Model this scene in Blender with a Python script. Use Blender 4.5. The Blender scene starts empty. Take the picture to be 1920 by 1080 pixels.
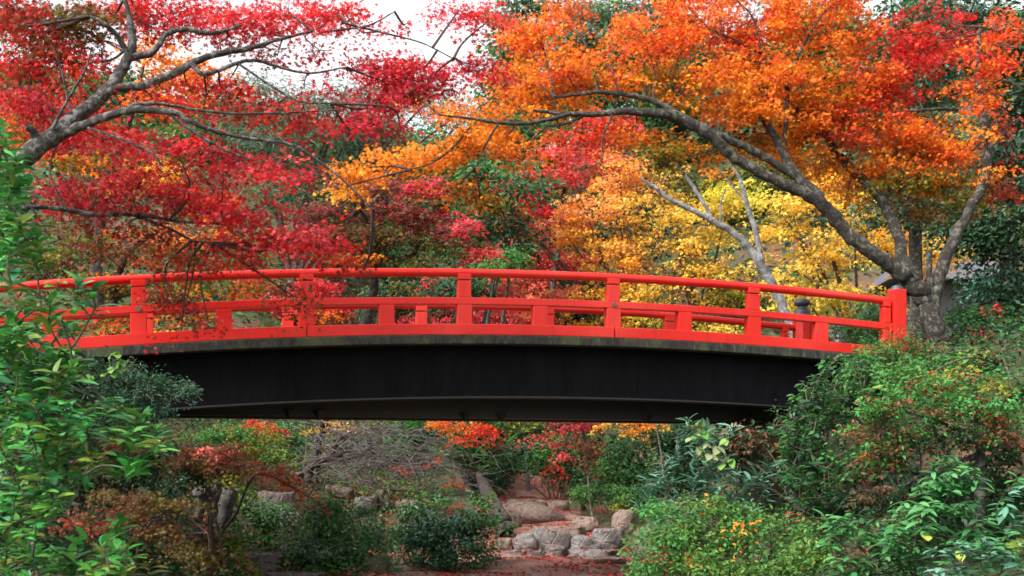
import bpy, bmesh, math, random
import numpy as np
from mathutils import Vector, Matrix, noise

sc = bpy.context.scene
COL = sc.collection
RAD = math.radians

# ------------------------------------------------------------------ camera, sky, sun, exposure
CZ = 1.5                     # camera height above the stream bed
FPX, CX, HY = 2400.0, 960.0, 900.0
cam = bpy.data.cameras.new('camera')
cam.sensor_width = 36.0
cam.lens = 36.0 * FPX / 1920.0
cam.shift_y = (HY - 540.0) / 1920.0
cam.clip_start = 0.1
cam.clip_end = 500.0
cam.dof.use_dof = True
cam.dof.focus_distance = 17.5
cam.dof.aperture_fstop = 4.0
camo = bpy.data.objects.new('camera', cam)
COL.objects.link(camo)
camo.location = (0, 0, CZ)
camo.rotation_euler = (RAD(90), 0, 0)
sc.camera = camo

world = bpy.data.worlds.new('World')
sc.world = world
world.use_nodes = True
nt = world.node_tree
nt.nodes.clear()
SUN_EL, SUN_AZ = RAD(46), RAD(232)      # azimuth clockwise from +Y: behind the camera, to the left, behind thin cloud
sky = nt.nodes.new('ShaderNodeTexSky')
sky.sky_type = 'NISHITA'
sky.sun_disc = False
sky.sun_elevation = SUN_EL
sky.sun_rotation = SUN_AZ
sky.air_density = 1.0
sky.dust_density = 6.0
sky.ozone_density = 1.0
hsv = nt.nodes.new('ShaderNodeHueSaturation')
hsv.inputs['Saturation'].default_value = 0.10
bg = nt.nodes.new('ShaderNodeBackground')
bg.inputs['Strength'].default_value = 0.15
wo = nt.nodes.new('ShaderNodeOutputWorld')
nt.links.new(sky.outputs[0], hsv.inputs['Color'])
nt.links.new(hsv.outputs[0], bg.inputs['Color'])
nt.links.new(bg.outputs[0], wo.inputs['Surface'])

sun = bpy.data.lights.new('sun', 'SUN')
sun.energy = 1.4
sun.angle = RAD(30)
sun.color = (1.0, 0.965, 0.92)
suno = bpy.data.objects.new('sun', sun)
COL.objects.link(suno)
d = Vector((math.sin(SUN_AZ) * math.cos(SUN_EL), math.cos(SUN_AZ) * math.cos(SUN_EL), math.sin(SUN_EL)))
suno.rotation_euler = d.to_track_quat('Z', 'Y').to_euler()
suno.location = (0, 0, 40)

vs = sc.view_settings
vs.view_transform = 'Standard'
vs.look = 'None'
vs.exposure = 1.55
vs.gamma = 1.0
vs.use_curve_mapping = False
cy = sc.cycles
cy.use_denoising = True
cy.max_bounces = 8
cy.diffuse_bounces = 5
cy.glossy_bounces = 3
cy.transmission_bounces = 5
cy.filter_width = 1.6

# ------------------------------------------------------------------ helpers
def P(px, py, Y):
    return Vector(((px - CX) / FPX * Y, Y, CZ + (HY - py) / FPX * Y))

def sstep(a, b, x):
    t = np.clip((x - a) / (b - a), 0, 1)
    return t * t * (3 - 2 * t)

def ground_z(X, Y):
    X = np.asarray(X, float); Y = np.asarray(Y, float)
    b = 0.12 * np.clip(Y - 26, 0, 10) + 0.5 * np.clip(Y - 36, 0, 24) + 0.30 * np.clip(Y - 60, 0, 14)
    dl = (0.7 - 1.9) - X
    l = 3.3 * sstep(2.0, 8.0, dl) * (0.35 + 0.65 * sstep(9, 16, Y)) + 0.15 * np.clip(dl - 8, 0, 40)
    dr = X - (0.7 + 1.6)
    r = 3.6 * sstep(0, 5.2, dr) * sstep(11, 18, Y) + 0.18 * np.clip(dr - 5.2, 0, 40)
    b = b + 0.55 * np.exp(-((X + 3.4) / 1.7) ** 2 - ((Y - 30) / 2.2) ** 2)
    n = 0.05 * np.sin(1.7 * X + 0.6 * Y) + 0.04 * np.sin(2.9 * Y - 1.1 * X) + 0.03 * np.sin(5.1 * X + 4.3 * Y)
    return b + l + r + n

def GZ(X, Y):
    return float(ground_z(X, Y))

ORG = {}
def org(o):
    return ORG.get(o.name, Vector((0, 0, 0))) if o else Vector((0, 0, 0))

def tag(o, label=None, cat=None, group=None, kind=None):
    if label: o['label'] = label
    if cat: o['category'] = cat
    if group: o['group'] = group
    if kind: o['kind'] = kind
    return o

def thing(name, label, cat, loc, group=None):
    o = bpy.data.objects.new(name, None)
    o.empty_display_size = 0.2
    COL.objects.link(o)
    o.location = loc
    ORG[o.name] = Vector(loc)
    return tag(o, label, cat, group)

def link_mesh(name, me, parent=None, loc=None):
    o = bpy.data.objects.new(name, me)
    COL.objects.link(o)
    if parent:
        o.parent = parent
        ORG[o.name] = org(parent)
    if loc is not None:
        o.location = loc
        ORG[o.name] = Vector(loc)
    return o

def np_mesh(name, V, Fc, mat, parent=None, col=None, smooth=False, loc=None):
    """V (n,3) in world space, Fc (m,k) of equal-sided faces."""
    V = np.asarray(V, np.float32)
    Fc = np.asarray(Fc, np.int32)
    off = Vector(loc) if loc is not None else org(parent)
    V = V - np.array(off, np.float32)
    me = bpy.data.meshes.new(name)
    n, m, k = len(V), len(Fc), Fc.shape[1]
    me.vertices.add(n)
    me.vertices.foreach_set('co', V.ravel())
    me.loops.add(m * k)
    me.loops.foreach_set('vertex_index', Fc.ravel())
    me.polygons.add(m)
    me.polygons.foreach_set('loop_start', np.arange(0, m * k, k, dtype=np.int32))
    if smooth:
        me.polygons.foreach_set('use_smooth', np.ones(m, bool))
    if col is not None:
        a = me.color_attributes.new('tint', 'FLOAT_COLOR', 'POINT')
        c = np.ones((n, 4), np.float32); c[:, :3] = col
        a.data.foreach_set('color', c.ravel())
    me.update(calc_edges=True)
    me.validate()
    me.materials.append(mat)
    return link_mesh(name, me, parent, loc)

# ------------------------------------------------------------------ materials
def new_mat(name):
    m = bpy.data.materials.new(name)
    m.use_nodes = True
    t = m.node_tree
    return m, t, t.nodes['Principled BSDF'], t.nodes['Material Output']

def nnode(t, typ, **kw):
    n = t.nodes.new(typ)
    for k, v in kw.items():
        if k in n.inputs: n.inputs[k].default_value = v
        else: setattr(n, k, v)
    return n

def ramp(t, fac, stops):
    r = t.nodes.new('ShaderNodeValToRGB')
    e = r.color_ramp.elements
    while len(e) < len(stops): e.new(0.5)
    for i, (p, c) in enumerate(stops):
        e[i].position = p
        e[i].color = (*c, 1)
    t.links.new(fac, r.inputs[0])
    return r.outputs[0]

def noise_tex(t, scale, detail=4, rough=0.6, vec=None, dist=0.0):
    n = t.nodes.new('ShaderNodeTexNoise')
    n.inputs['Scale'].default_value = scale
    n.inputs['Detail'].default_value = detail
    n.inputs['Roughness'].default_value = rough
    n.inputs['Distortion'].default_value = dist
    if vec is not None: t.links.new(vec, n.inputs['Vector'])
    return n.outputs['Fac']

def mixc(t, fac, a, b, mode='MIX'):
    m = t.nodes.new('ShaderNodeMix')
    m.data_type = 'RGBA'
    m.blend_type = mode
    if isinstance(fac, (int, float)): m.inputs[0].default_value = fac
    else: t.links.new(fac, m.inputs[0])
    for i, x in ((6, a), (7, b)):
        if isinstance(x, tuple): m.inputs[i].default_value = (*x, 1)
        else: t.links.new(x, m.inputs[i])
    return m.outputs[2]

def bump(t, fac, strength, dist=0.02):
    b = t.nodes.new('ShaderNodeBump')
    b.inputs['Strength'].default_value = strength
    b.inputs['Distance'].default_value = dist
    t.links.new(fac, b.inputs['Height'])
    return b.outputs[0]

def coords(t, scale=(1, 1, 1)):
    tc = t.nodes.new('ShaderNodeTexCoord')
    mp = t.nodes.new('ShaderNodeMapping')
    mp.inputs['Scale'].default_value = scale
    t.links.new(tc.outputs['Object'], mp.inputs['Vector'])
    return mp.outputs[0]

def leaf_mat(name, rough=0.5, trans=0.4, spec=0.35):
    m, t, b, out = new_mat(name)
    a = nnode(t, 'ShaderNodeAttribute'); a.attribute_name = 'tint'
    t.links.new(a.outputs['Color'], b.inputs['Base Color'])
    b.inputs['Roughness'].default_value = rough
    b.inputs['Specular IOR Level'].default_value = spec
    tr = t.nodes.new('ShaderNodeBsdfTranslucent')
    t.links.new(a.outputs['Color'], tr.inputs['Color'])
    mx = t.nodes.new('ShaderNodeMixShader')
    mx.inputs[0].default_value = trans
    t.links.new(b.outputs[0], mx.inputs[1])
    t.links.new(tr.outputs[0], mx.inputs[2])
    t.links.new(mx.outputs[0], out.inputs['Surface'])
    return m

def bark_mat(name, dark, mid, pale, pale_amt=0.5, scale=6):
    m, t, b, out = new_mat(name)
    v = coords(t)
    n1 = noise_tex(t, scale, 9, 0.68, v, 0.4)
    n4 = noise_tex(t, scale * 0.35, 4, 0.6, v)
    n2 = noise_tex(t, scale * 3.3, 6, 0.75, v, 0.8)
    base = ramp(t, n2, [(0.3, dark), (0.62, mid)])
    lich = ramp(t, n1, [(0.60 - 0.18 * pale_amt, (0, 0, 0)), (0.66 - 0.18 * pale_amt, (0.9, 0.9, 0.9))])
    n3 = noise_tex(t, scale * 8, 3, 0.6, v)
    pl = ramp(t, n3, [(0.35, tuple(c * 0.6 for c in pale)), (0.65, pale)])
    c = mixc(t, lich, base, pl)
    c = mixc(t, ramp(t, n4, [(0.35, (0.75, 0.75, 0.75)), (0.6, (0, 0, 0))]), c, dark)
    t.links.new(c, b.inputs['Base Color'])
    b.inputs['Roughness'].default_value = 0.9
    t.links.new(bump(t, n2, 1.0, 0.06), b.inputs['Normal'])
    return m

def rock_mat(name, a, bcol, moss, moss_amt=0.3):
    m, t, b, out = new_mat(name)
    v = coords(t)
    n1 = noise_tex(t, 3.0, 8, 0.65, v)
    n2 = noise_tex(t, 14, 6, 0.7, v)
    base = ramp(t, n2, [(0.3, a), (0.7, bcol)])
    ms = ramp(t, n1, [(0.68 - 0.3 * moss_amt, (0, 0, 0)), (0.78 - 0.25 * moss_amt, (1, 1, 1))])
    c = mixc(t, ms, base, moss)
    t.links.new(c, b.inputs['Base Color'])
    b.inputs['Roughness'].default_value = 0.75
    vo = t.nodes.new('ShaderNodeTexVoronoi')
    vo.feature = 'DISTANCE_TO_EDGE'
    vo.inputs['Scale'].default_value = 2.3
    t.links.new(v, vo.inputs['Vector'])
    ck = ramp(t, vo.outputs['Distance'], [(0.0, (0, 0, 0)), (0.05, (1, 1, 1))])
    ad = t.nodes.new('ShaderNodeMath'); ad.operation = 'MULTIPLY_ADD'
    t.links.new(ck, ad.inputs[0]); ad.inputs[1].default_value = 0.35
    t.links.new(n2, ad.inputs[2])
    t.links.new(bump(t, ad.outputs[0], 0.8, 0.06), b.inputs['Normal'])
    return m

M = {}
M['leaf'] = leaf_mat('autumn_leaf', 0.5, 0.5, 0.25)
M['gloss_leaf'] = leaf_mat('evergreen_leaf', 0.42, 0.22, 0.35)
M['matt_leaf'] = leaf_mat('soft_leaf', 0.6, 0.3, 0.25)
M['bark'] = bark_mat('grey_bark', (0.012, 0.010, 0.008), (0.075, 0.06, 0.048), (0.30, 0.29, 0.275), 0.62, 13)
M['bark_dark'] = bark_mat('dark_bark', (0.010, 0.008, 0.006), (0.052, 0.042, 0.029), (0.22, 0.21, 0.17), 0.5, 12)
M['bark_pale'] = bark_mat('pale_bark', (0.08, 0.08, 0.08), (0.24, 0.24, 0.245), (0.42, 0.42, 0.41), 0.6, 7)
M['twig'] = bark_mat('twig_bark', (0.03, 0.018, 0.014), (0.10, 0.06, 0.045), (0.2, 0.17, 0.15), 0.2, 8)
M['twig_grey'] = bark_mat('grey_twig', (0.10, 0.085, 0.078), (0.27, 0.235, 0.22), (0.40, 0.36, 0.34), 0.45, 8)
M['log'] = bark_mat('weathered_log', (0.03, 0.022, 0.017), (0.10, 0.08, 0.066), (0.16, 0.14, 0.12), 0.4, 5)
M['stump'] = bark_mat('silvered_wood', (0.07, 0.06, 0.052), (0.26, 0.235, 0.21), (0.38, 0.36, 0.33), 0.5, 9)
M['stem'] = bark_mat('green_brown_stem', (0.05, 0.04, 0.025), (0.16, 0.12, 0.07), (0.25, 0.22, 0.15), 0.3, 10)
M['rock'] = rock_mat('grey_rock', (0.045, 0.036, 0.032), (0.18, 0.155, 0.14), (0.07, 0.075, 0.03), 0.15)
M['rock_brown'] = rock_mat('brown_rock', (0.09, 0.06, 0.045), (0.25, 0.18, 0.14), (0.06, 0.055, 0.025), 0.3)
M['rock_moss'] = rock_mat('mossy_rock', (0.035, 0.03, 0.02), (0.11, 0.10, 0.06), (0.035, 0.05, 0.012), 0.9)
M['rock_pale'] = rock_mat('pale_rock', (0.055, 0.046, 0.042), (0.225, 0.20, 0.19), (0.07, 0.06, 0.035), 0.4)

def paint():
    m, t, b, out = new_mat('vermilion_paint')
    v = coords(t)
    n1 = noise_tex(t, 1.3, 6, 0.6, v)
    n2 = noise_tex(t, 40, 4, 0.6, v)
    c = ramp(t, n1, [(0.25, (0.40, 0.008, 0.004)), (0.55, (0.50, 0.012, 0.006)), (0.8, (0.58, 0.022, 0.012))])
    spk = ramp(t, n2, [(0.24, (1, 1, 1)), (0.28, (0, 0, 0))])
    c = mixc(t, spk, c, (0.20, 0.04, 0.03))
    vs_ = coords(t, (7, 7, 0.7))
    st = noise_tex(t, 2.0, 5, 0.65, vs_)
    sf = ramp(t, st, [(0.54, (0, 0, 0)), (0.74, (0.6, 0.6, 0.6))])
    c = mixc(t, sf, c, (0.26, 0.012, 0.010))
    fd = ramp(t, noise_tex(t, 0.55, 5, 0.6, v), [(0.5, (0, 0, 0)), (0.72, (0.45, 0.45, 0.45))])
    c = mixc(t, fd, c, (0.62, 0.060, 0.045))
    ch = ramp(t, noise_tex(t, 17, 5, 0.75, v), [(0.27, (1, 1, 1)), (0.30, (0, 0, 0))])
    c = mixc(t, ch, c, (0.16, 0.06, 0.045))
    t.links.new(c, b.inputs['Base Color'])
    b.inputs['Roughness'].default_value = 0.3
    b.inputs['Specular IOR Level'].default_value = 0.35
    t.links.new(bump(t, n2, 0.12, 0.01), b.inputs['Normal'])
    return m
M['paint'] = paint()

def slab():
    m, t, b, out = new_mat('mossy_concrete')
    v = coords(t, (1, 1, 0.3))
    n1 = noise_tex(t, 19, 7, 0.75, v)
    v2 = coords(t)
    n2 = noise_tex(t, 3, 5, 0.6, v2)
    c = ramp(t, n1, [(0.40, (0.005, 0.0045, 0.004)), (0.58, (0.026, 0.024, 0.018)), (0.72, (0.15, 0.145, 0.13))])
    ms = ramp(t, n2, [(0.5, (0, 0, 0)), (0.66, (0.8, 0.8, 0.8))])
    c = mixc(t, ms, c, (0.045, 0.055, 0.018))
    t.links.new(c, b.inputs['Base Color'])
    b.inputs['Roughness'].default_value = 0.95
    t.links.new(bump(t, n1, 0.6, 0.02), b.inputs['Normal'])
    return m
M['slab'] = slab()

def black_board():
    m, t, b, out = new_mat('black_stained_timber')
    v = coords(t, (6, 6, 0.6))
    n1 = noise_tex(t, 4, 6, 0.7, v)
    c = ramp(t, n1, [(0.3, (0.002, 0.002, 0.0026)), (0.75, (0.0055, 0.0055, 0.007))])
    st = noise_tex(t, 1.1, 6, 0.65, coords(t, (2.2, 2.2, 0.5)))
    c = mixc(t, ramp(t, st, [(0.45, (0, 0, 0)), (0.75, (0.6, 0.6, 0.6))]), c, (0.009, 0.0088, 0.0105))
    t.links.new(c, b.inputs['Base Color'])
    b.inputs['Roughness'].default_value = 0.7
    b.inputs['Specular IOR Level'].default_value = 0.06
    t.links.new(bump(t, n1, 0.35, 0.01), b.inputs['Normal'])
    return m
M['board'] = black_board()

def plain(name, col, rough=0.6, metal=0.0, sc_=20, amt=0.3):
    m, t, b, out = new_mat(name)
    n1 = noise_tex(t, sc_, 5, 0.6, coords(t))
    c = ramp(t, n1, [(0.3, tuple(x * (1 - amt) for x in col)), (0.7, tuple(min(1, x * (1 + amt)) for x in col))])
    t.links.new(c, b.inputs['Base Color'])
    b.inputs['Roughness'].default_value = rough
    b.inputs['Metallic'].default_value = metal
    t.links.new(bump(t, n1, 0.2, 0.01), b.inputs['Normal'])
    return m
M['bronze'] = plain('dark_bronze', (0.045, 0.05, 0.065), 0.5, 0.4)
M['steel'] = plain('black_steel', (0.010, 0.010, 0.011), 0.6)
M['bolt'] = plain('rusty_plate', (0.10, 0.08, 0.06), 0.7, 0.3)
M['tile'] = plain('grey_roof_tile', (0.07, 0.07, 0.09), 0.6)
M['plaster'] = plain('grey_plaster', (0.09, 0.088, 0.10), 0.8)

def ground_mat():
    m, t, b, out = new_mat('leafy_earth')
    v = coords(t)
    n1 = noise_tex(t, 0.7, 6, 0.65, v)
    n2 = noise_tex(t, 9, 6, 0.75, v)
    n3 = noise_tex(t, 30, 3, 0.7, v)
    e = ramp(t, n2, [(0.3, (0.03, 0.02, 0.013)), (0.6, (0.12, 0.07, 0.045)), (0.8, (0.22, 0.14, 0.10))])
    lf = ramp(t, n3, [(0.45, (0, 0, 0)), (0.55, (1, 1, 1))])
    e = mixc(t, lf, e, (0.17, 0.04, 0.025))
    g = ramp(t, n2, [(0.3, (0.012, 0.022, 0.008)), (0.7, (0.05, 0.08, 0.02))])
    gm = ramp(t, n1, [(0.36, (0, 0, 0)), (0.5, (1, 1, 1))])
    c = mixc(t, gm, e, g)
    t.links.new(c, b.inputs['Base Color'])
    b.inputs['Roughness'].default_value = 0.95
    t.links.new(bump(t, n2, 0.8, 0.08), b.inputs['Normal'])
    return m
M['ground'] = ground_mat()

def bed_mat():
    m, t, b, out = new_mat('wet_leafy_stream_bed')
    v = coords(t, (1, 1.0, 1))
    n1 = noise_tex(t, 2.2, 6, 0.65, v)
    n2 = noise_tex(t, 22, 6, 0.7, v)
    c = ramp(t, n2, [(0.3, (0.09, 0.035, 0.025)), (0.5, (0.22, 0.085, 0.06)), (0.72, (0.36, 0.16, 0.115))])
    g = ramp(t, n1, [(0.5, (0, 0, 0)), (0.62, (1, 1, 1))])
    c = mixc(t, g, c, (0.24, 0.17, 0.14))
    t.links.new(c, b.inputs['Base Color'])
    b.inputs['Roughness'].default_value = 0.6
    t.links.new(bump(t, n2, 0.5, 0.04), b.inputs['Normal'])
    return m
M['bed'] = bed_mat()

# ------------------------------------------------------------------ palettes (linear leaf albedo; low-plant tones darkened for canopy shade)
C = dict(
    red=(0.68, 0.026, 0.024), brick=(0.46, 0.035, 0.022), crim=(0.62, 0.028, 0.052), pink=(0.74, 0.11, 0.12), salmon=(0.75, 0.17, 0.12),
    verm=(0.78, 0.095, 0.018), orange=(0.86, 0.22, 0.016), amber=(0.86, 0.33, 0.02), peach=(0.86, 0.42, 0.12),
    gold=(0.82, 0.44, 0.045), yellow=(0.80, 0.55, 0.085), lemon=(0.55, 0.50, 0.04), olive=(0.115, 0.085, 0.012), moss=(0.20, 0.21, 0.022),
    brown=(0.14, 0.048, 0.022), rust=(0.23, 0.058, 0.026), maroon=(0.28, 0.03, 0.036),
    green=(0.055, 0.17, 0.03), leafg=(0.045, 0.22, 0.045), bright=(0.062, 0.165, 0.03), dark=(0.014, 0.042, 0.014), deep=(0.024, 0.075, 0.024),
    blue=(0.045, 0.13, 0.085), pine=(0.06, 0.12, 0.055), sage=(0.13, 0.19, 0.11), grey=(0.17, 0.20, 0.15), lime=(0.135, 0.205, 0.035))

def pal(s):
    out = []
    for tok in s.split():
        k, w = (tok.split(':') + ['1'])[:2]
        out.append((C[k], float(w)))
    w = np.array([x[1] for x in out]); w /= w.sum()
    return np.array([x[0] for x in out]), w

# ------------------------------------------------------------------ leaves
def _maple():
    V, Fc = [], []
    for a, L in ((0, 1.0), (52, 0.88), (-52, 0.88), (108, 0.6), (-108, 0.6)):
        a = RAD(a)
        s, c = math.sin(a), math.cos(a)
        w = 0.26 * L
        k = len(V)
        o = 0.10
        V += [(s * o - c * w, c * o + s * w, 0.0), (s * o + c * w, c * o - s * w, 0.0), (s * L, c * L, -0.18 * L)]
        Fc.append((k, k + 1, k + 2))
    return np.array(V) * 0.56 , np.array(Fc)
def _kite(w, m=0.45, fold=0.25):
    return (np.array([(0, 0, 0), (w, m, fold * w), (0, 1, -0.08), (-w, m, fold * w)], float),
            np.array([(0, 1, 2), (0, 2, 3)]))
def _tri3():
    V, Fc = [], []
    for a, L in ((0, 1.0), (75, 0.8), (-75, 0.8)):
        a = RAD(a); s, c = math.sin(a), math.cos(a); w = 0.33 * L; k = len(V)
        V += [(-c * w, s * w, 0), (c * w, -s * w, 0), (s * L, c * L, -0.15)]
        Fc.append((k, k + 1, k + 2))
    return np.array(V) * 0.6, np.array(Fc)
TPL = {'maple': _maple(), 'star': _tri3(), 'oval': _kite(0.24), 'round': _kite(0.36, 0.5), 'lance': _kite(0.12), 'needle': _kite(0.05)}
def _area(k):
    T, F_ = TPL[k]
    return sum(0.5 * np.linalg.norm(np.cross(T[f[1]] - T[f[0]], T[f[2]] - T[f[0]])) for f in F_)
AREA = {k: _area(k) for k in TPL}
LAI_K = 1.6

def norm(a):
    return a / np.maximum(np.linalg.norm(a, axis=1, keepdims=True), 1e-9)

def leaf_mesh(name, parent, pos, fwd, nrm, size, col, tpl, mat, kind='stuff'):
    T, Fc = TPL[tpl]
    fwd = norm(fwd)
    side = norm(np.cross(fwd, nrm))
    nrm = np.cross(side, fwd)
    V = (pos[:, None, :] + size[:, None, None] * (T[None, :, 0:1] * side[:, None] + T[None, :, 1:2] * fwd[:, None] + T[None, :, 2:3] * nrm[:, None]))
    n, k = len(pos), len(T)
    F2 = (Fc[None] + (np.arange(n) * k)[:, None, None]).reshape(-1, 3)
    cc = np.repeat(col, k, axis=0)
    o = np_mesh(name, V.reshape(-1, 3), F2, mat, parent, cc)
    if kind: o['kind'] = kind
    return o

def scatter(rng, blobs, size, tpl, per=38, spray_r=3.8, flat=0.13, droop=0.3, gap=0.42, tilt=0.75, lai=2.6, up=1.0):
    """Leaves gathered in sprays; a blob is (px, py, Y, rx_px, ry_px, rY_m, palette[, lai])."""
    A = [[] for _ in range(5)]
    centres = []
    for b in blobs:
        px, py, Y, rx, ry, rY, pl = b[:7]
        k = LAI_K * (b[7] if len(b) > 7 else lai)
        cols, w = pal(pl)
        mpp = Y / FPX
        area = math.pi * rx * ry * mpp * mpp
        nl = max(12, int(k * area / (AREA[tpl] * size * size)))
        ns = max(1, int(round(nl / per)))
        nq = int(ns * 2.2) + 3
        u = norm(rng.normal(size=(nq, 3))) * rng.random((nq, 1)) ** (1 / 2.4) * rng.uniform(0.85, 1.18, (nq, 1))
        g = 0.032 * Y
        so = Vector((rng.uniform(0, 90), rng.uniform(0, 90), rng.uniform(0, 90)))
        sc_ = [noise.noise(Vector((rx * a * mpp / g, rY * b_ / g, ry * c_ * mpp / (0.45 * g))) + so) for a, b_, c_ in u]
        sc_ = np.array(sc_) + rng.normal(0, 0.08, nq)
        u = u[np.argsort(-sc_)[:max(1, int(ns))]] if gap > 0 else u[:ns]
        ns = len(u)
        Yc = np.maximum(Y + rY * u[:, 1], 2.0)
        cpx, cpy = px + rx * u[:, 0], py + ry * u[:, 2]
        c = np.stack([(cpx - CX) / FPX * Yc, Yc, CZ + (HY - cpy) / FPX * Yc], 1)
        ci = rng.choice(len(cols), ns, p=w)
        for i in range(ns):
            centres.append((c[i], b))
        m = rng.integers(int(per * 0.6), int(per * 1.4) + 1, ns)
        si = np.repeat(np.arange(ns), m)
        n = len(si)
        R = size * spray_r * rng.uniform(0.65, 1.25, ns)
        th = rng.uniform(0, 2 * math.pi, n)
        r = R[si] * np.sqrt(rng.random(n))
        tl = rng.normal(0, 0.25, (ns, 2))
        el = rng.uniform(0.55, 1.0, ns); ph = rng.uniform(0, math.pi, ns)
        ex, ey = r * np.cos(th), r * np.sin(th) * el[si]
        dx, dy = ex * np.cos(ph[si]) - ey * np.sin(ph[si]), ex * np.sin(ph[si]) + ey * np.cos(ph[si])
        dz = tl[si, 0] * dx + tl[si, 1] * dy - droop * r * r / R[si] + rng.normal(0, 1, n) * flat * R[si]
        p = c[si] + np.stack([dx, dy, dz], 1)
        fw = np.stack([dx / np.maximum(r, 1e-6), dy / np.maximum(r, 1e-6), np.full(n, -droop)], 1) + rng.normal(0, 0.5, (n, 3))
        nm = np.stack([np.zeros(n), np.zeros(n), np.full(n, up)], 1) + rng.normal(0, tilt, (n, 3)) + np.array([0, -0.55, 0])
        lc = cols[ci[si]].copy()
        other = rng.random(n) < 0.15
        lc[other] = cols[rng.choice(len(cols), other.sum(), p=w)]
        lc = lc * rng.uniform(0.75, 1.2, (n, 1)) * rng.uniform(0.66, 1.2, ns)[si, None]
        for q, x in zip(A, (p, fw, nm, size * rng.uniform(0.7, 1.25, n), np.clip(lc, 0, 0.9))):
            q.append(x)
    return [np.concatenate(q) for q in A], centres

# ------------------------------------------------------------------ wood
def catmull(pts, n):
    pts = np.asarray(pts, float)
    if len(pts) < 3: 
        t = np.linspace(0, 1, n * (len(pts) - 1) + 1)[:, None]
        return pts[0] * (1 - t) + pts[-1] * t
    q = np.vstack([2 * pts[0] - pts[1], pts, 2 * pts[-1] - pts[-2]])
    out = []
    for i in range(1, len(q) - 2):
        for t in np.linspace(0, 1, n, endpoint=False):
            out.append(0.5 * (2 * q[i] + (q[i + 1] - q[i - 1]) * t + (2 * q[i - 1] - 5 * q[i] + 4 * q[i + 1] - q[i + 2]) * t * t
                              + (-q[i - 1] + 3 * q[i] - 3 * q[i + 1] + q[i + 2]) * t ** 3))
    out.append(pts[-1])
    return np.array(out)

def tube_into(VV, FF, pts, rad, sides, rng=None, lump=0.0):
    pts = np.asarray(pts, float); rad = np.asarray(rad, float)
    n = len(pts)
    tg = norm(np.gradient(pts, axis=0))
    ref = np.array([0, 0, 1.0]) if abs(tg[0, 2]) < 0.8 else np.array([0, 1.0, 0])
    base = sum(len(v) for v in VV)
    a = np.linspace(0, 2 * math.pi, sides, endpoint=False)
    s = norm(np.cross(tg, ref)); u = np.cross(s, tg)
    R = np.repeat(rad[:, None], sides, 1)
    if lump and rng is not None:
        R = R * (1 + lump * rng.normal(size=R.shape).clip(-1.6, 1.6))
    V = pts[:, None] + R[:, :, None] * (np.cos(a)[None, :, None] * s[:, None] + np.sin(a)[None, :, None] * u[:, None])
    VV.append(V.reshape(-1, 3))
    i = np.arange(n - 1)[:, None] * sides
    j = np.arange(sides)[None]
    j2 = (j + 1) % sides
    FF.append(np.stack([i + j, i + j2, i + sides + j2, i + sides + j], -1).reshape(-1, 4) + base)

def limb_path(spec, n=5, wob=0.0, rng=None):
    """spec: list of (px, py, Y, r_px) -> world points and radii."""
    p = np.array([(*P(a[0], a[1], a[2]), a[3] * a[2] / FPX) for a in spec])
    q = catmull(p, n)
    if wob and rng is not None and len(q) > 4:
        w = rng.normal(0, 1, (len(q), 3)) * q[:, 3:4] * wob
        w[0] = 0
        q[:, :3] += w
    return q[:, :3], np.maximum(q[:, 3], 0.002)

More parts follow.
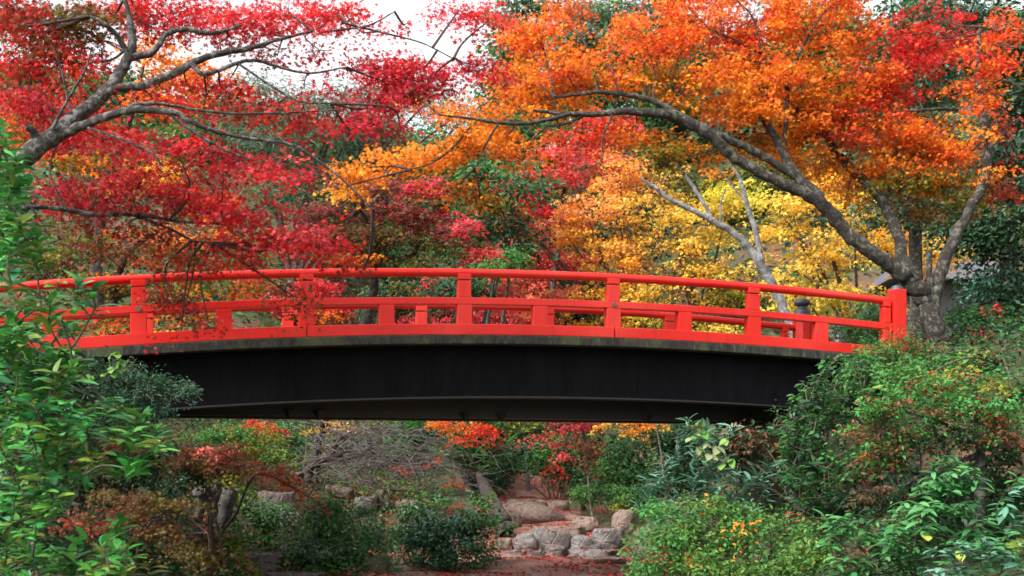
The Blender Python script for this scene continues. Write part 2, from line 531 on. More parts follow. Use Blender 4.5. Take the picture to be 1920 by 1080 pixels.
def tree(name, label, cat, base, limbs, blobs, size=0.09, tpl='maple', bark='bark', mat='leaf', seed=1, group=None, twig='twig',
         per=38, lai=2.6, trunk_to_ground=True, limb_bark=None, limb_scale=0.88, auto_r=0.03, twigs=True, stem_name='stem', crown_name='crown', **kw):
    """limbs[0] is the trunk. limbs None: stems fan out from the base to every blob."""
    rng = np.random.default_rng(seed)
    loc = Vector((base[0], base[1], GZ(*base)))
    root = thing(name, label, cat, loc, group)
    samples, srad = [], []
    if limbs:
        for k, spec in enumerate(limbs):
            p, r = limb_path(spec, 6, 0.10, rng)
            r = r * limb_scale
            if k == 0 and trunk_to_ground:
                a = np.array([loc.x, loc.y, loc.z - 0.15])
                ext = catmull(np.vstack([a, (a + p[0]) / 2 + np.array([0, 0, 0.0]), p[0]]), 4)[:-1]
                r = np.concatenate([np.linspace(r[0] * 1.28, r[0], len(ext)), r])
                p = np.vstack([ext, p])
            VV, FF = [], []
            tube_into(VV, FF, p, r, 12 if r.max() > 0.05 else 6, rng, 0.05)
            np_mesh('trunk' if k == 0 else 'limb', np.vstack(VV), np.vstack(FF), M[bark if k == 0 else (limb_bark or bark)], root, smooth=True)
            samples.append(p); srad.append(r)
    else:
        VV, FF = [], []
        for b in blobs:
            e = np.array(P(b[0], b[1], b[2]))
            a = np.array(loc) + np.array([rng.normal(0, 0.06), rng.normal(0, 0.06), -0.08])
            m = (a + e) / 2 + rng.normal(0, 0.08, 3) + np.array([0, 0, 0.1 * np.linalg.norm(e - a)])
            p = catmull([a, m, e], 5)
            r = np.linspace(auto_r, auto_r * 0.3, len(p))
            tube_into(VV, FF, p, r, 6, rng, 0.05)
            samples.append(p); srad.append(r)
        np_mesh(stem_name, np.vstack(VV), np.vstack(FF), M[bark], root, smooth=True)
    L, centres = scatter(rng, blobs, size, tpl, per=per, lai=lai, **kw)
    if twigs:
        S = np.vstack(samples)
        VV, FF = [], []
        extra = []
        for b in blobs:
            e = np.array(P(b[0], b[1], b[2]))
            dd = np.linalg.norm(S - e, axis=1) + 0.8 * np.maximum(S[:, 2] - e[2], 0)
            a = S[dd.argmin()]
            dist = np.linalg.norm(e - a)
            if dist < 0.15: continue
            p = catmull([a, (a + e) / 2 + rng.normal(0, 0.10, 3) * dist, e], 5)
            r0 = min(0.03, 0.008 + 0.010 * dist)
            tube_into(VV, FF, p, np.linspace(r0, r0 * 0.4, len(p)), 5, rng, 0.05)
            extra.append(p)
        if extra: S = np.vstack([S] + extra)
        for c, b in centres:
            dd = np.linalg.norm(S - c, axis=1) + 0.5 * np.maximum(S[:, 2] - c[2], 0)
            a = S[dd.argmin()]
            dist = np.linalg.norm(c - a)
            if dist < 0.1 or dist > 2.2: continue
            mid = (a + c) / 2 + rng.normal(0, 0.12, 3) * dist + np.array([0, 0, 0.08 * dist])
            p = catmull([a, mid, c], 3)
            r0 = min(0.012, 0.003 + 0.005 * dist)
            tube_into(VV, FF, p, np.linspace(r0, 0.002, len(p)), 3)
        if VV:
            o = np_mesh('twigs', np.vstack(VV), np.vstack(FF), M[twig], root, smooth=True)
            o['kind'] = 'stuff'
    leaf_mesh(crown_name, root, *L, tpl, M[mat])
    return root

# ------------------------------------------------------------------ single big leaves
def leaf_proto(name, w, L, col, curl=0.25, heart=False, mat='gloss_leaf'):
    rows = 6
    V, Fc, cc = [], [], []
    for i in range(rows + 1):
        t = i / rows
        if heart:
            ww = w * (math.sin(math.pi * min(1, (t * 0.86 + 0.14))) ** 0.7) * (1.1 - 0.35 * t)
        else:
            ww = w * math.sin(math.pi * (t * 0.94 + 0.03)) ** 0.85
        y = t * L
        z = -curl * L * t * t
        if heart and i == 0: y = -0.0
        V += [(-ww, y - (0.12 * L if heart and i == 0 else 0), z + 0.22 * ww), (0, y, z), (ww, y - (0.12 * L if heart and i == 0 else 0), z + 0.22 * ww)]
        g = 1.0
        cc += [np.array(col) * g, np.array(col) * 1.25, np.array(col) * g]
    for i in range(rows):
        a = 3 * i
        Fc += [(a, a + 1, a + 4, a + 3), (a + 1, a + 2, a + 5, a + 4)]
    me = bpy.data.meshes.new(name)
    me.from_pydata(V, [], Fc)
    at = me.color_attributes.new('tint', 'FLOAT_COLOR', 'POINT')
    at.data.foreach_set('color', np.hstack([np.array(cc), np.ones((len(cc), 1))]).astype(np.float32).ravel())
    for p in me.polygons: p.use_smooth = True
    me.materials.append(M[mat])
    return me

def in_poly(poly, x, y):
    inside = False
    n = len(poly)
    for i in range(n):
        x1, y1 = poly[i]; x2, y2 = poly[(i + 1) % n]
        if (y1 > y) != (y2 > y) and x < (x2 - x1) * (y - y1) / (y2 - y1) + x1:
            inside = not inside
    return inside

def big_leaf_plant(name, label, cat, base, whorls, length, width, cols, seed, mat='gloss_leaf', n_leaf=7, curl=0.3, spread=0.9, up=0.5,
                   parent=None, limit=300, stem_r=0.012, bark='stem', heart=False, jitter=0.25, joints=True, group=None, lean=(0, -0.25, 0)):
    """whorls: world points where a ring of leaves ends a shoot. The nearest leaves are single parts, the rest one part."""
    rng = np.random.default_rng(seed)
    loc = Vector((base[0], base[1], GZ(*base)))
    root = thing(name, label, cat, loc, group) if parent is None else parent
    W = np.array(whorls)
    # shoots
    VV, FF = [], []
    order = np.argsort(np.linalg.norm(W - np.array(loc), axis=1))
    S = [np.array(loc) + np.array([0, 0, -0.1]), np.array(loc) + np.array([0, 0, 0.15])]
    tube_into(VV, FF, np.array(S), [stem_r * 1.6, stem_r * 1.5], 6)
    for i in order:
        w = W[i]
        Sa = np.array(S)
        dd = np.linalg.norm(Sa - w, axis=1) + 0.6 * np.maximum(Sa[:, 2] - w[2] + 0.1, 0)
        a = Sa[dd.argmin()]
        dist = np.linalg.norm(w - a)
        mid = (a + w) / 2 + rng.normal(0, 0.07, 3) * dist
        p = catmull([a, mid, w], 3)
        r0 = stem_r * min(1.0, 0.35 + 0.6 * dist)
        tube_into(VV, FF, p, np.linspace(r0, stem_r * 0.3, len(p)), 4)
        S += list(p[1:])
    np_mesh('shoots', np.vstack(VV), np.vstack(FF), M[bark], root, smooth=True)['kind'] = 'stuff'
    # leaves
    pos, fw, nm, sz, ci = [], [], [], [], []
    for w in W:
        k = max(2, int(rng.normal(n_leaf, 1.3)))
        a0 = rng.uniform(0, 6.28)
        tdir = np.array([0, 0, up]) + rng.normal(0, jitter, 3) + np.array(lean)
        base_c = rng.integers(0, len(cols))
        for j in range(k):
            a = a0 + j * 2.4 + rng.normal(0, 0.25)
            f = np.array([math.cos(a) * spread, math.sin(a) * spread, 0]) + tdir * rng.uniform(0.4, 1.1)
            n = np.array([-math.cos(a) * 0.4, -math.sin(a) * 0.4, 1.0]) + rng.normal(0, 0.25, 3)
            pos.append(w - np.array([0, 0, 0.012 * j])); fw.append(f); nm.append(n)
            sz.append(length * rng.uniform(0.5, 1.2))
            ci.append(base_c if rng.random() < 0.7 else rng.integers(0, len(cols)))
    pos = np.array(pos); fw = norm(np.array(fw)); nm = np.array(nm); sz = np.array(sz); ci = np.array(ci)
    px = CX + pos[:, 0] / pos[:, 1] * FPX; py = HY - (pos[:, 2] - CZ) / pos[:, 1] * FPX
    cell = max(5.0, 0.5 * length / pos[:, 1].mean() * FPX)
    key = {}
    for i in np.argsort(pos[:, 1]):
        q = (int(px[i] // cell), int(py[i] // cell))
        key[i] = key.get(q, 0)
        key[q] = key.get(q, 0) + 1
    inside = (px > -5) & (px < 1925) & (py > 0) & (py < 1085)
    rank = sorted(range(len(pos)), key=lambda i: (not inside[i], key[i], -sz[i] / pos[i, 1]))
    single = rank[:limit]
    rest = rank[limit:]
    protos = [leaf_proto('leaf', width, 1.0, c, curl, heart, mat) for c in cols]
    side = norm(np.cross(fw, nm)); nm2 = np.cross(side, fw)
    o0 = np.array(org(root))
    for i in single:
        lf = bpy.data.objects.new('leaf', protos[ci[i]])
        COL.objects.link(lf)
        lf.parent = root
        m = Matrix.Identity(4)
        for a, v in enumerate((side[i], fw[i], nm2[i])):
            for b in range(3): m[b][a] = v[b] * sz[i]
        for b in range(3): m[b][3] = pos[i][b] - o0[b]
        lf.matrix_local = m
    if rest:
        T = np.array([v.co for v in protos[0].vertices])
        F4 = np.array([list(p.vertices) for p in protos[0].polygons])
        rest = np.array(rest)
        V = pos[rest][:, None] + sz[rest][:, None, None] * (T[None, :, 0:1] * side[rest][:, None] + T[None, :, 1:2] * fw[rest][:, None] + T[None, :, 2:3] * nm2[rest][:, None])
        k = len(T)
        Fc = (F4[None] + (np.arange(len(rest)) * k)[:, None, None]).reshape(-1, 4)
        cc = np.repeat(np.array(cols)[ci[rest]], k, axis=0)
        np_mesh('foliage', V.reshape(-1, 3), Fc, M[mat], root, cc, smooth=True)['kind'] = 'stuff'
    return root

def poly_whorls(rng, poly, n, Y0, Y1):
    xs = [p[0] for p in poly]; ys = [p[1] for p in poly]
    out = []
    while len(out) < n:
        x, y = rng.uniform(min(xs), max(xs)), rng.uniform(min(ys), max(ys))
        if in_poly(poly, x, y):
            out.append(P(x, y, rng.uniform(Y0, Y1)))
    return [np.array(o) for o in out]

# ------------------------------------------------------------------ the ground and the stream
def terrain():
    xs = np.concatenate([np.linspace(-90, -14, 20), np.linspace(-13, 13, 105), np.linspace(14, 90, 20)])
    ys = np.concatenate([np.linspace(-30, 9, 14), np.linspace(10, 42, 128), np.linspace(43, 140, 50)])
    X, Y = np.meshgrid(xs, ys)
    Z = ground_z(X, Y)
    rng = np.random.default_rng(3)
    Z = Z + rng.normal(0, 0.015, Z.shape)
    V = np.stack([X, Y, Z], -1).reshape(-1, 3)
    nx, ny = len(xs), len(ys)
    i, j = np.meshgrid(np.arange(nx - 1), np.arange(ny - 1))
    a = (j * nx + i).ravel()
    Fc = np.stack([a, a + 1, a + nx + 1, a + nx], 1)
    o = np_mesh('ground', V, Fc, M['ground'], smooth=True)
    tag(o, kind='structure')
    # stream bed: its own sheet a little above the ground
    t = np.linspace(0, 1, 25)
    ys = np.linspace(6, 37, 140)
    V = []
    for y in ys:
        wl = -1.25 - 1.3 * float(sstep(30, 20, y)) + 0.25 * math.sin(y * 1.3); wr = 2.2 + 0.2 * math.sin(y * 0.9 + 1)
        if y > 31:
            wl += (y - 31) * 0.17; wr -= (y - 31) * 0.2
        for q in t:
            x = wl + (wr - wl) * q
            e = 0.03 - 0.10 * (abs(q - 0.5) * 2) ** 6
            V.append((x, y, GZ(x, y) + e))
    n = len(t)
    i, j = np.meshgrid(np.arange(n - 1), np.arange(len(ys) - 1))
    a = (j * n + i).ravel()
    o = np_mesh('stream_bed', np.array(V), np.stack([a, a + 1, a + n + 1, a + n], 1), M['bed'], smooth=True)
    tag(o, kind='structure')
terrain()

# ------------------------------------------------------------------ the red bridge
BX0, BY0 = -4.737, 16.24
DX, DY = 2.044, 0.513
TH = math.atan2(DY, DX)
UV = Vector((math.cos(TH), math.sin(TH), 0)); VVEC = Vector((-math.sin(TH), math.cos(TH), 0))
BW = 3.3
def rail_z(s): return CZ + 2.868 - 0.035 * (s - 2.75) ** 2
def B(s, off, dz): 
    p = Vector((BX0 + DX * s, BY0 + DY * s, 0)) + VVEC * off
    p.z = rail_z(s) + dz
    return p
bridge = thing('footbridge', 'red arched wooden footbridge with black timber sides over the rocky stream', 'bridge', B(2, BW / 2, -1.02))

def bm_obj(name, bm, mat, parent, bev=0.0):
    bmesh.ops.recalc_face_normals(bm, faces=bm.faces)
    if bev:
        bmesh.ops.bevel(bm, geom=[e for e in bm.edges if e.calc_face_angle(0) > 0.6], offset=bev, segments=2, affect='EDGES', profile=0.6)
    off = org(parent)
    bmesh.ops.translate(bm, verts=bm.verts, vec=-off)
    me = bpy.data.meshes.new(name)
    bm.to_mesh(me); bm.free()
    me.materials.append(M[mat])
    return link_mesh(name, me, parent)

def sweep(name, s0, s1, o0, o1, z0, z1, mat, n=None, bev=0.008, flat=None, parent=None):
    """box section swept along the arch; flat: absolute z of the bottom instead of following the arch."""
    n = n or max(2, int((s1 - s0) * 6))
    bm = bmesh.new()
    rows = []
    for i in range(n + 1):
        s = s0 + (s1 - s0) * i / n
        ps = [B(s, o0, z0), B(s, o1, z0), B(s, o1, z1), B(s, o0, z1)]
        if flat is not None:
            ps[0].z = ps[1].z = flat
        rows.append([bm.verts.new(p) for p in ps])
    for a, b in zip(rows, rows[1:]):
        for k in range(4):
            bm.faces.new((a[k], a[(k + 1) % 4], b[(k + 1) % 4], b[k]))
    bm.faces.new(rows[0][::-1]); bm.faces.new(rows[-1])
    bmesh.ops.recalc_face_normals(bm, faces=bm.faces)
    if bev:
        ed = [e for e in bm.edges if len(e.link_faces) == 2 and e.calc_face_angle(0) > 0.8]
        bmesh.ops.bevel(bm, geom=ed, offset=bev, segments=2, affect='EDGES', profile=0.6)
    return bm_obj(name, bm, mat, parent or bridge)

def round_rail(name, s0, s1, off, dz, r, mat='paint', n=None):
    n = n or max(2, int((s1 - s0) * 6))
    p = [np.array(B(s0 + (s1 - s0) * i / n, off, dz)) for i in range(n + 1)]
    VV, FF = [], []
    tube_into(VV, FF, np.array(p), np.full(len(p), r), 16)
    return np_mesh(name, np.vstack(VV), np.vstack(FF), M[mat], bridge, smooth=True)

def cap_lathe(name, c, prof, mat, parent, seg=20):
    """prof: list of (r, z) from the bottom up, at world point c."""
    V, Fc = [], []
    for r, z in prof:
        for k in range(seg):
            a = 2 * math.pi * k / seg
            V.append((c[0] + r * math.cos(a), c[1] + r * math.sin(a), c[2] + z))
    for i in range(len(prof) - 1):
        for k in range(seg):
            k2 = (k + 1) % seg
            Fc.append((i * seg + k, i * seg + k2, (i + 1) * seg + k2, (i + 1) * seg + k))
    return np_mesh(name, np.array(V), np.array(Fc), M[mat], parent, smooth=True)

def box_post(name, s, off, wid, dep, z0, z1, mat='paint', bev=0.008, parent=None):
    bm = bmesh.new()
    c = B(s, off, 0)
    c0 = Vector((c.x, c.y, 0))
    vv = []
    for z in (z0, z1):
        for a, b in ((-1, -1), (1, -1), (1, 1), (-1, 1)):
            p = c0 + UV * (a * wid / 2) + VVEC * (b * dep / 2)
            p.z = rail_z(s + a * wid / 2 / 2.107) + z if z is not None else 0
            vv.append(bm.verts.new(p))
    bm.faces.new(vv[3::-1]); bm.faces.new(vv[4:])
    for k in range(4):
        bm.faces.new((vv[k], vv[(k + 1) % 4], vv[4 + (k + 1) % 4], vv[4 + k]))
    return bm_obj(name, bm, mat, parent or bridge, bev)

GIB = [(0.155, 0), (0.155, 0.05), (0.135, 0.055), (0.135, 0.075), (0.150, 0.08), (0.150, 0.13), (0.135, 0.135), (0.138, 0.17), (0.10, 0.215),
       (0.075, 0.235), (0.075, 0.262), (0.11, 0.275), (0.135, 0.30), (0.138, 0.33), (0.118, 0.365), (0.07, 0.392), (0.02, 0.405), (0.0, 0.407)]
GIB_LOW = [(0.10, 0), (0.10, 0.03), (0.085, 0.035), (0.085, 0.05), (0.06, 0.07), (0.03, 0.08), (0.0, 0.082)]

for side, off in (('near', 0.0), ('far', BW)):
    f = -1 if side == 'near' else 1
    s_start = -1.6
    ends = [s_start, 1.0, 3.0, 5.12]
    for a, b in zip(ends, ends[1:]):
        sweep('sill_beam', a + 0.004, b - 0.004, off - 0.11, off + 0.11, -0.90, -0.755, 'paint')
    for a, b in zip(ends, ends[1:]):
        round_rail('handrail', a, b, off, -0.055, 0.058)
    sweep('middle_rail', s_start, 5.12, off - 0.075, off + 0.075, -0.487, -0.394, 'paint')
    for s in range(-1, 6):
        wd = 0.2 if s < 5 else 0.13
        box_post('post', s, off, wd, 0.15, -0.757, -0.489)
        up_ = box_post('post_neck', s, off, wd * 0.88, 0.135, -0.392, -0.165)
        box_post('post_head', s, off, wd * 0.90, 0.14, -0.152, -0.075)
        if f < 0 and s in (0, 3):
            c = B(s, off - 0.079, -0.44)
            bm = bmesh.new()
            bmesh.ops.create_cone(bm, cap_ends=True, segments=12, radius1=0.035, radius2=0.03, depth=0.02, matrix=Matrix.Translation(c) @ VVEC.to_track_quat('Z', 'Y').to_matrix().to_4x4())
            bm_obj('bolt_plate', bm, 'bolt', bridge)
    for k in range(-1, 5):
        box_post('short_post', k + 0.5, off, 0.2, 0.15, -0.757, -0.489)

# newel posts with dark caps
def newel(s, off, h0, h1, r, capp, seg=8):
    c = B(s, off, 0)
    bm = bmesh.new()
    bmesh.ops.create_cone(bm, cap_ends=True, segments=seg, radius1=r, radius2=r, depth=h1 - h0,
                          matrix=Matrix.Translation((c.x, c.y, (h0 + h1) / 2)) @ Matrix.Rotation(TH + math.pi / seg, 4, 'Z'))
    o = bm_obj('newel_post', bm, 'paint', bridge, 0.012)
    cap_lathe('post_cap', (c.x, c.y, h1 - 0.01), capp, 'bronze', o)
    return o
newel(5.09, 0.0, 2.6, 4.30, 0.145, GIB_LOW, 4)
newel(5.16, BW, 2.6, 1.5 + (HY - 602) / FPX * 22.1, 0.165, GIB)
newel(-1.68, 0.0, 2.2, 3.95, 0.17, GIB)
newel(-1.68, BW, 2.2, 3.95, 0.17, GIB)
# a splayed wing of the far railing running on to a lower capped post
wn = P(1574, 642, 25.5)
bm = bmesh.new()
bmesh.ops.create_cone(bm, cap_ends=True, segments=8, radius1=0.15, radius2=0.15, depth=1.5, matrix=Matrix.Translation((wn.x, wn.y, wn.z - 0.75)))
o = bm_obj('newel_post', bm, 'paint', bridge, 0.01)
cap_lathe('post_cap', wn - Vector((0, 0, 0.01)), GIB, 'bronze', o)
for dz0, dz1, nm_ in ((-0.20, -0.08, 'wing_rail'), (-0.55, -0.45, 'wing_rail'), (-0.95, -0.80, 'wing_sill')):
    a = B(5.24, BW, 0); a.z = 1.5 + (HY - 602) / FPX * 22.1
    bm = bmesh.new()
    dirv = (wn - a); dirv.z = 0; dirv.normalize()
    sd = Vector((-dirv.y, dirv.x, 0)) * 0.06
    a2 = a + dirv * 0.12; b2 = wn - dirv * 0.1
    vv = [bm.verts.new(q + e + Vector((0, 0, z))) for q in (a2, b2) for e in (sd, -sd) for z in (dz0, dz1)]
    for fc in ((0, 1, 3, 2), (4, 6, 7, 5), (0, 4, 5, 1), (2, 3, 7, 6), (1, 5, 7, 3), (0, 2, 6, 4)):
        bm.faces.new([vv[k] for k in fc])
    bm_obj(nm_, bm, 'paint', bridge, 0.008)
sweep('deck_slab', -1.7, 5.3, -0.13, BW + 0.13, -1.025, -0.903, 'slab', bev=0.012)
# timber-clad girders: every board its own piece
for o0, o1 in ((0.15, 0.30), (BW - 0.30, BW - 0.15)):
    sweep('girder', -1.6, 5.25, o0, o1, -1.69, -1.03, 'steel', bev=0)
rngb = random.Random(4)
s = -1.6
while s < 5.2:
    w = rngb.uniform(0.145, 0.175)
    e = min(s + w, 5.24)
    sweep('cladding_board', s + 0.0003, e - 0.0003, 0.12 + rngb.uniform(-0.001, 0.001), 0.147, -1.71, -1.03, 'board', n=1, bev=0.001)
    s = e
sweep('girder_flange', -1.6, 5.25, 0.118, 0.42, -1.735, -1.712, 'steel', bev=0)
for o0 in (0.95, 1.75):
    sweep('inner_beam', 0.10, 4.55, o0, o0 + 0.3, -1.2, -1.03, 'steel', bev=0, flat=CZ + 0.885)
for s in (0.93, 1.12, 2.1, 2.35, 3.4):
    c = B(s, 0.93, 0); c.z = CZ + 0.90
    bm = bmesh.new()
    bmesh.ops.create_cone(bm, cap_ends=True, segments=4, radius1=0.02, radius2=0.09, depth=0.12, matrix=Matrix.Translation(c))
    bm_obj('bracket', bm, 'steel', bridge)
for s0, s1 in ((-2.2, 0.08), (4.57, 5.9)):
    sweep('abutment', s0, s1, 0.2, BW - 0.2, -1.2, -1.74, 'rock_moss', bev=0.02, flat=0.0 if s0 < 0 else 0.4)

# ------------------------------------------------------------------ rocks
ROCK_TOP = []
def boulder(label, px, top, bot, w, Y, mat='rock', seed=0, depth=0.8, flat=1.0, ang=0.0, group='boulders along the stream', name='boulder', lump=0.36, loc_=None):
    rng = random.Random(seed)
    t = P(px, top, Y)
    x, y = t.x, t.y
    gz = GZ(x, y)
    zb = min(P(px, bot, Y).z, gz) - 0.08
    hw = w * Y / FPX / 2
    h = t.z - zb
    bm = bmesh.new()
    bmesh.ops.create_icosphere(bm, subdivisions=4, radius=1.0)
    so = Vector((seed * 7.3, seed * 3.1, seed * 1.7))
    for v in bm.verts:
        p = v.co.copy()
        # squarer than a ball
        q = Vector([math.copysign(abs(c) ** 0.86, c) for c in p])
        n = noise.noise(p * 0.9 + so) * lump + noise.noise(p * 2.3 + so) * lump * 0.45 + noise.noise(p * 6 + so) * lump * 0.14
        # chipped facets
        cr = abs(noise.noise(p * 1.6 - so))
        q *= 1 + n - 0.12 * max(0, 0.15 - cr)
        q.z = min(q.z, flat + 0.12 * noise.noise(p * 2 + so))
        v.co = Vector((q.x * hw, q.y * hw * depth, 0)) + Vector((0, 0, q.z))
    zmax = max(v.co.z for v in bm.verts); zmin = min(v.co.z for v in bm.verts)
    xmax = max(abs(v.co.x) for v in bm.verts)
    for v in bm.verts:
        v.co.z = (v.co.z - zmin) / (zmax - zmin) * h
        v.co.x *= hw / xmax
        v.co.z += ang * v.co.x
    bmesh.ops.rotate(bm, verts=bm.verts, cent=(0, 0, 0), matrix=Matrix.Rotation(rng.uniform(-0.2, 0.2), 3, 'Z'))
    me = bpy.data.meshes.new(name)
    for f in bm.faces: f.smooth = True
    bm.to_mesh(me); bm.free()
    me.materials.append(M[mat])
    o = link_mesh(name, me, None, (x, y, zb))
    for v in me.vertices:
        if v.normal.z > 0.75 and rng.random() < 0.10: ROCK_TOP.append((x + v.co.x, y + v.co.y, zb + v.co.z))
    return tag(o, label, 'rock', group)

boulder('rounded pale grey boulder left of the block in the front row', 985, 998, 1036, 58, 25.6, 'rock_pale', 1)
boulder('square flat-topped brown block in the middle of the front row', 1042, 996, 1030, 62, 25.9, 'rock', 2, flat=0.6, lump=0.15)
boulder('rounded grey boulder at the right end of the front row', 1098, 1002, 1036, 60, 25.8, 'rock_pale', 3)
boulder('dark mottled wet boulder standing in front of the front row', 1042, 1020, 1050, 46, 24.6, 'rock', 4)
boulder('brown block beside the leafy shrub, left end of the front row', 945, 1008, 1036, 34, 25.6, 'rock_brown', 5, flat=0.6)
boulder('small triangular pale stone behind the front row', 1014, 988, 1008, 36, 26.8, 'rock_pale', 6)
boulder('long flat low slab at the foot of the pale rounded boulder', 965, 1031, 1048, 52, 24.4, 'rock_pale', 7, flat=0.5, depth=0.5)
boulder('short flat low slab beside the dark mottled boulder', 1006, 1032, 1050, 36, 24.2, 'rock', 8, flat=0.5, depth=0.5)
boulder('wide pale flat slab with red leaves right of the dark boulder', 1118, 1030, 1048, 105, 24.3, 'rock_pale', 9, flat=0.4, depth=0.7)
boulder('low brown slab in front of the wide pale slab', 1130, 1044, 1058, 100, 23.0, 'rock_brown', 10, flat=0.4, depth=0.6)
boulder('big smooth sloping slab rock at the back of the stream', 1005, 942, 985, 112, 30.5, 'rock_brown', 11, ang=-0.18, lump=0.2)
boulder('small upright brown rock between the log and the sloping slab', 962, 958, 988, 36, 29.5, 'rock_brown', 12, ang=-0.25)
boulder('rounded brown boulder right of the sloping slab', 1098, 968, 992, 56, 28.8, 'rock_brown', 13)
boulder('flat brown shelf rock between slab and front row', 1052, 986, 996, 100, 27.6, 'rock_brown', 14, flat=0.4)
boulder('pale-topped notched rock beside the orange azalea', 1142, 990, 1026, 62, 26.2, 'rock_pale', 15, flat=0.45, lump=0.32)
boulder('reddish rock in the bank above the pale-topped notched rock', 1168, 955, 995, 50, 28.0, 'rock_brown', 16)
boulder('flat leaf-strewn ledge behind the sloping slab', 985, 936, 950, 85, 32.5, 'rock_brown', 17, flat=0.4)
boulder('dark flat stone under the bank, right of the leaf-strewn ledge', 1052, 938, 954, 46, 32.0, 'rock_brown', 18, flat=0.6)
boulder('mossy round boulder under the dark shrub', 832, 1022, 1062, 60, 21.6, 'rock_moss', 19)
boulder('dark mossy boulder at the foot of the round green shrub', 705, 1042, 1090, 56, 19.4, 'rock_moss', 20)
boulder('flat stone in the leaf litter left of the front row, pale for reflected sky', 925, 1044, 1058, 44, 22.6, 'rock_pale', 21, flat=0.4, depth=0.5)  # pale tone stands in for sky reflected off the wet bed
boulder('grey flat stone at the lower edge under the brown slab', 1080, 1062, 1085, 95, 20.6, 'rock', 22, flat=0.4, depth=0.6)
boulder('bluish pale stone at the lower edge beside the azalea', 1160, 1060, 1082, 44, 20.8, 'rock_pale', 23, flat=0.5)
boulder('grey layered rock under the bare weeping tree', 640, 912, 930, 60, 30.0, 'rock_brown', 24, flat=0.5, ang=-0.15)
boulder('pale mauve rock right below the layered rock', 684, 930, 945, 50, 29.0, 'rock', 25, flat=0.5, ang=0.1)
boulder('blackened upright rock with pale sides below the bare twigs', 716, 916, 945, 34, 29.2, 'rock_moss', 26, lump=0.5, ang=0.2)
boulder('pale streaked rock right of the blackened upright rock', 768, 936, 955, 56, 29.4, 'rock_brown', 27, lump=0.4, ang=-0.15)
boulder('long flat grey rock left of the red sprig', 520, 920, 945, 75, 26.0, 'rock', 28, flat=0.5)
boulder('mossy ledge rock far left under the yellow-green shrub', 545, 885, 905, 60, 31.0, 'rock', 29, flat=0.5)
boulder('pale worn stepping stone on the leafy path', 500, 1036, 1062, 74, 19.5, 'rock_pale', 30, flat=0.35)
boulder('long kerb stone at the bottom edge below the stepping stone', 545, 1073, 1085, 150, 19.0, 'rock_pale', 31, flat=0.4, depth=0.4)
boulder('brown boulder half buried in the right bank below the lance leaves', 1215, 985, 1030, 60, 24.0, 'rock_brown', 32)

rngk = random.Random(55)
for k in range(22):
    px_ = rngk.uniform(930, 1165)
    Yk = rngk.uniform(23.5, 29.0)
    zg = GZ((px_ - CX) / FPX * Yk, Yk)
    pyg = HY - (zg - CZ) / Yk * FPX
    boulder('small grey-brown stone wedged among the stream boulders', px_, pyg - rngk.uniform(5, 11), pyg + 3, rngk.uniform(14, 30), Yk, rngk.choice(['rock', 'rock_brown', 'rock_brown', 'rock_moss']), 300 + k, flat=rngk.uniform(0.4, 0.9), group='small stones among the stream boulders', name='stone')

# leaning weathered log against the left bank of the stream
rng0 = np.random.default_rng(11)
lg = thing('fallen_log', 'weathered grey log leaning down the left bank beside the stream rocks', 'log', (P(948, 990, 28.0).x, 28.0, GZ(P(948, 990, 28.0).x, 28.0)))
p, r = limb_path([(950, 1000, 28.0, 17), (938, 970, 28.2, 17), (922, 940, 28.5, 14), (904, 905, 29.0, 9), (896, 888, 29.3, 4)], 6, 0.08, rng0)
VV, FF = [], []
tube_into(VV, FF, p, r, 12, rng0, 0.08)
np_mesh('trunk', np.vstack(VV), np.vstack(FF), M['log'], lg, smooth=True)

# fallen leaves on the stream bed
def fallen(name, n, x0, x1, y0, y1, seed, palette, size=0.075):
    rng = np.random.default_rng(seed)
    x = rng.uniform(x0, x1, n); y = rng.uniform(y0, y1, n)
    keep = (np.sin(x * 3.1 + y * 0.8) + np.sin(y * 2.3 - x) + rng.normal(0, 1.0, n)) > 0.2
    x, y = x[keep], y[keep]; n = len(x)
    cols, w = pal(palette)
    pos = np.stack([x, y, ground_z(x, y) + 0.04 + rng.uniform(0, 0.03, n)], 1)
    pos = np.vstack([pos, np.array(ROCK_TOP) + np.array([0, 0, 0.012])]); n = len(pos)
    a = rng.uniform(0, 6.28, n)
    fw = np.stack([np.cos(a), np.sin(a), rng.normal(0, 0.25, n)], 1)
    nm = np.stack([rng.normal(0, 0.35, n), rng.normal(0, 0.35, n), np.ones(n)], 1)
    col = cols[rng.choice(len(cols), n, p=w)] * rng.uniform(0.6, 1.2, (n, 1))
    o = leaf_mesh(name, None, pos, fw, nm, size * rng.uniform(0.7, 1.4, n), col, 'star', M['leaf'])
    return tag(o, 'red and brown fallen leaves lying over the stream bed and banks', 'fallen leaves', kind='stuff')
fallen('fallen_leaves', 40000, -6.0, 3.0, 17.5, 37, 5, 'red brick:2 rust:2 brown:2 salmon pink')

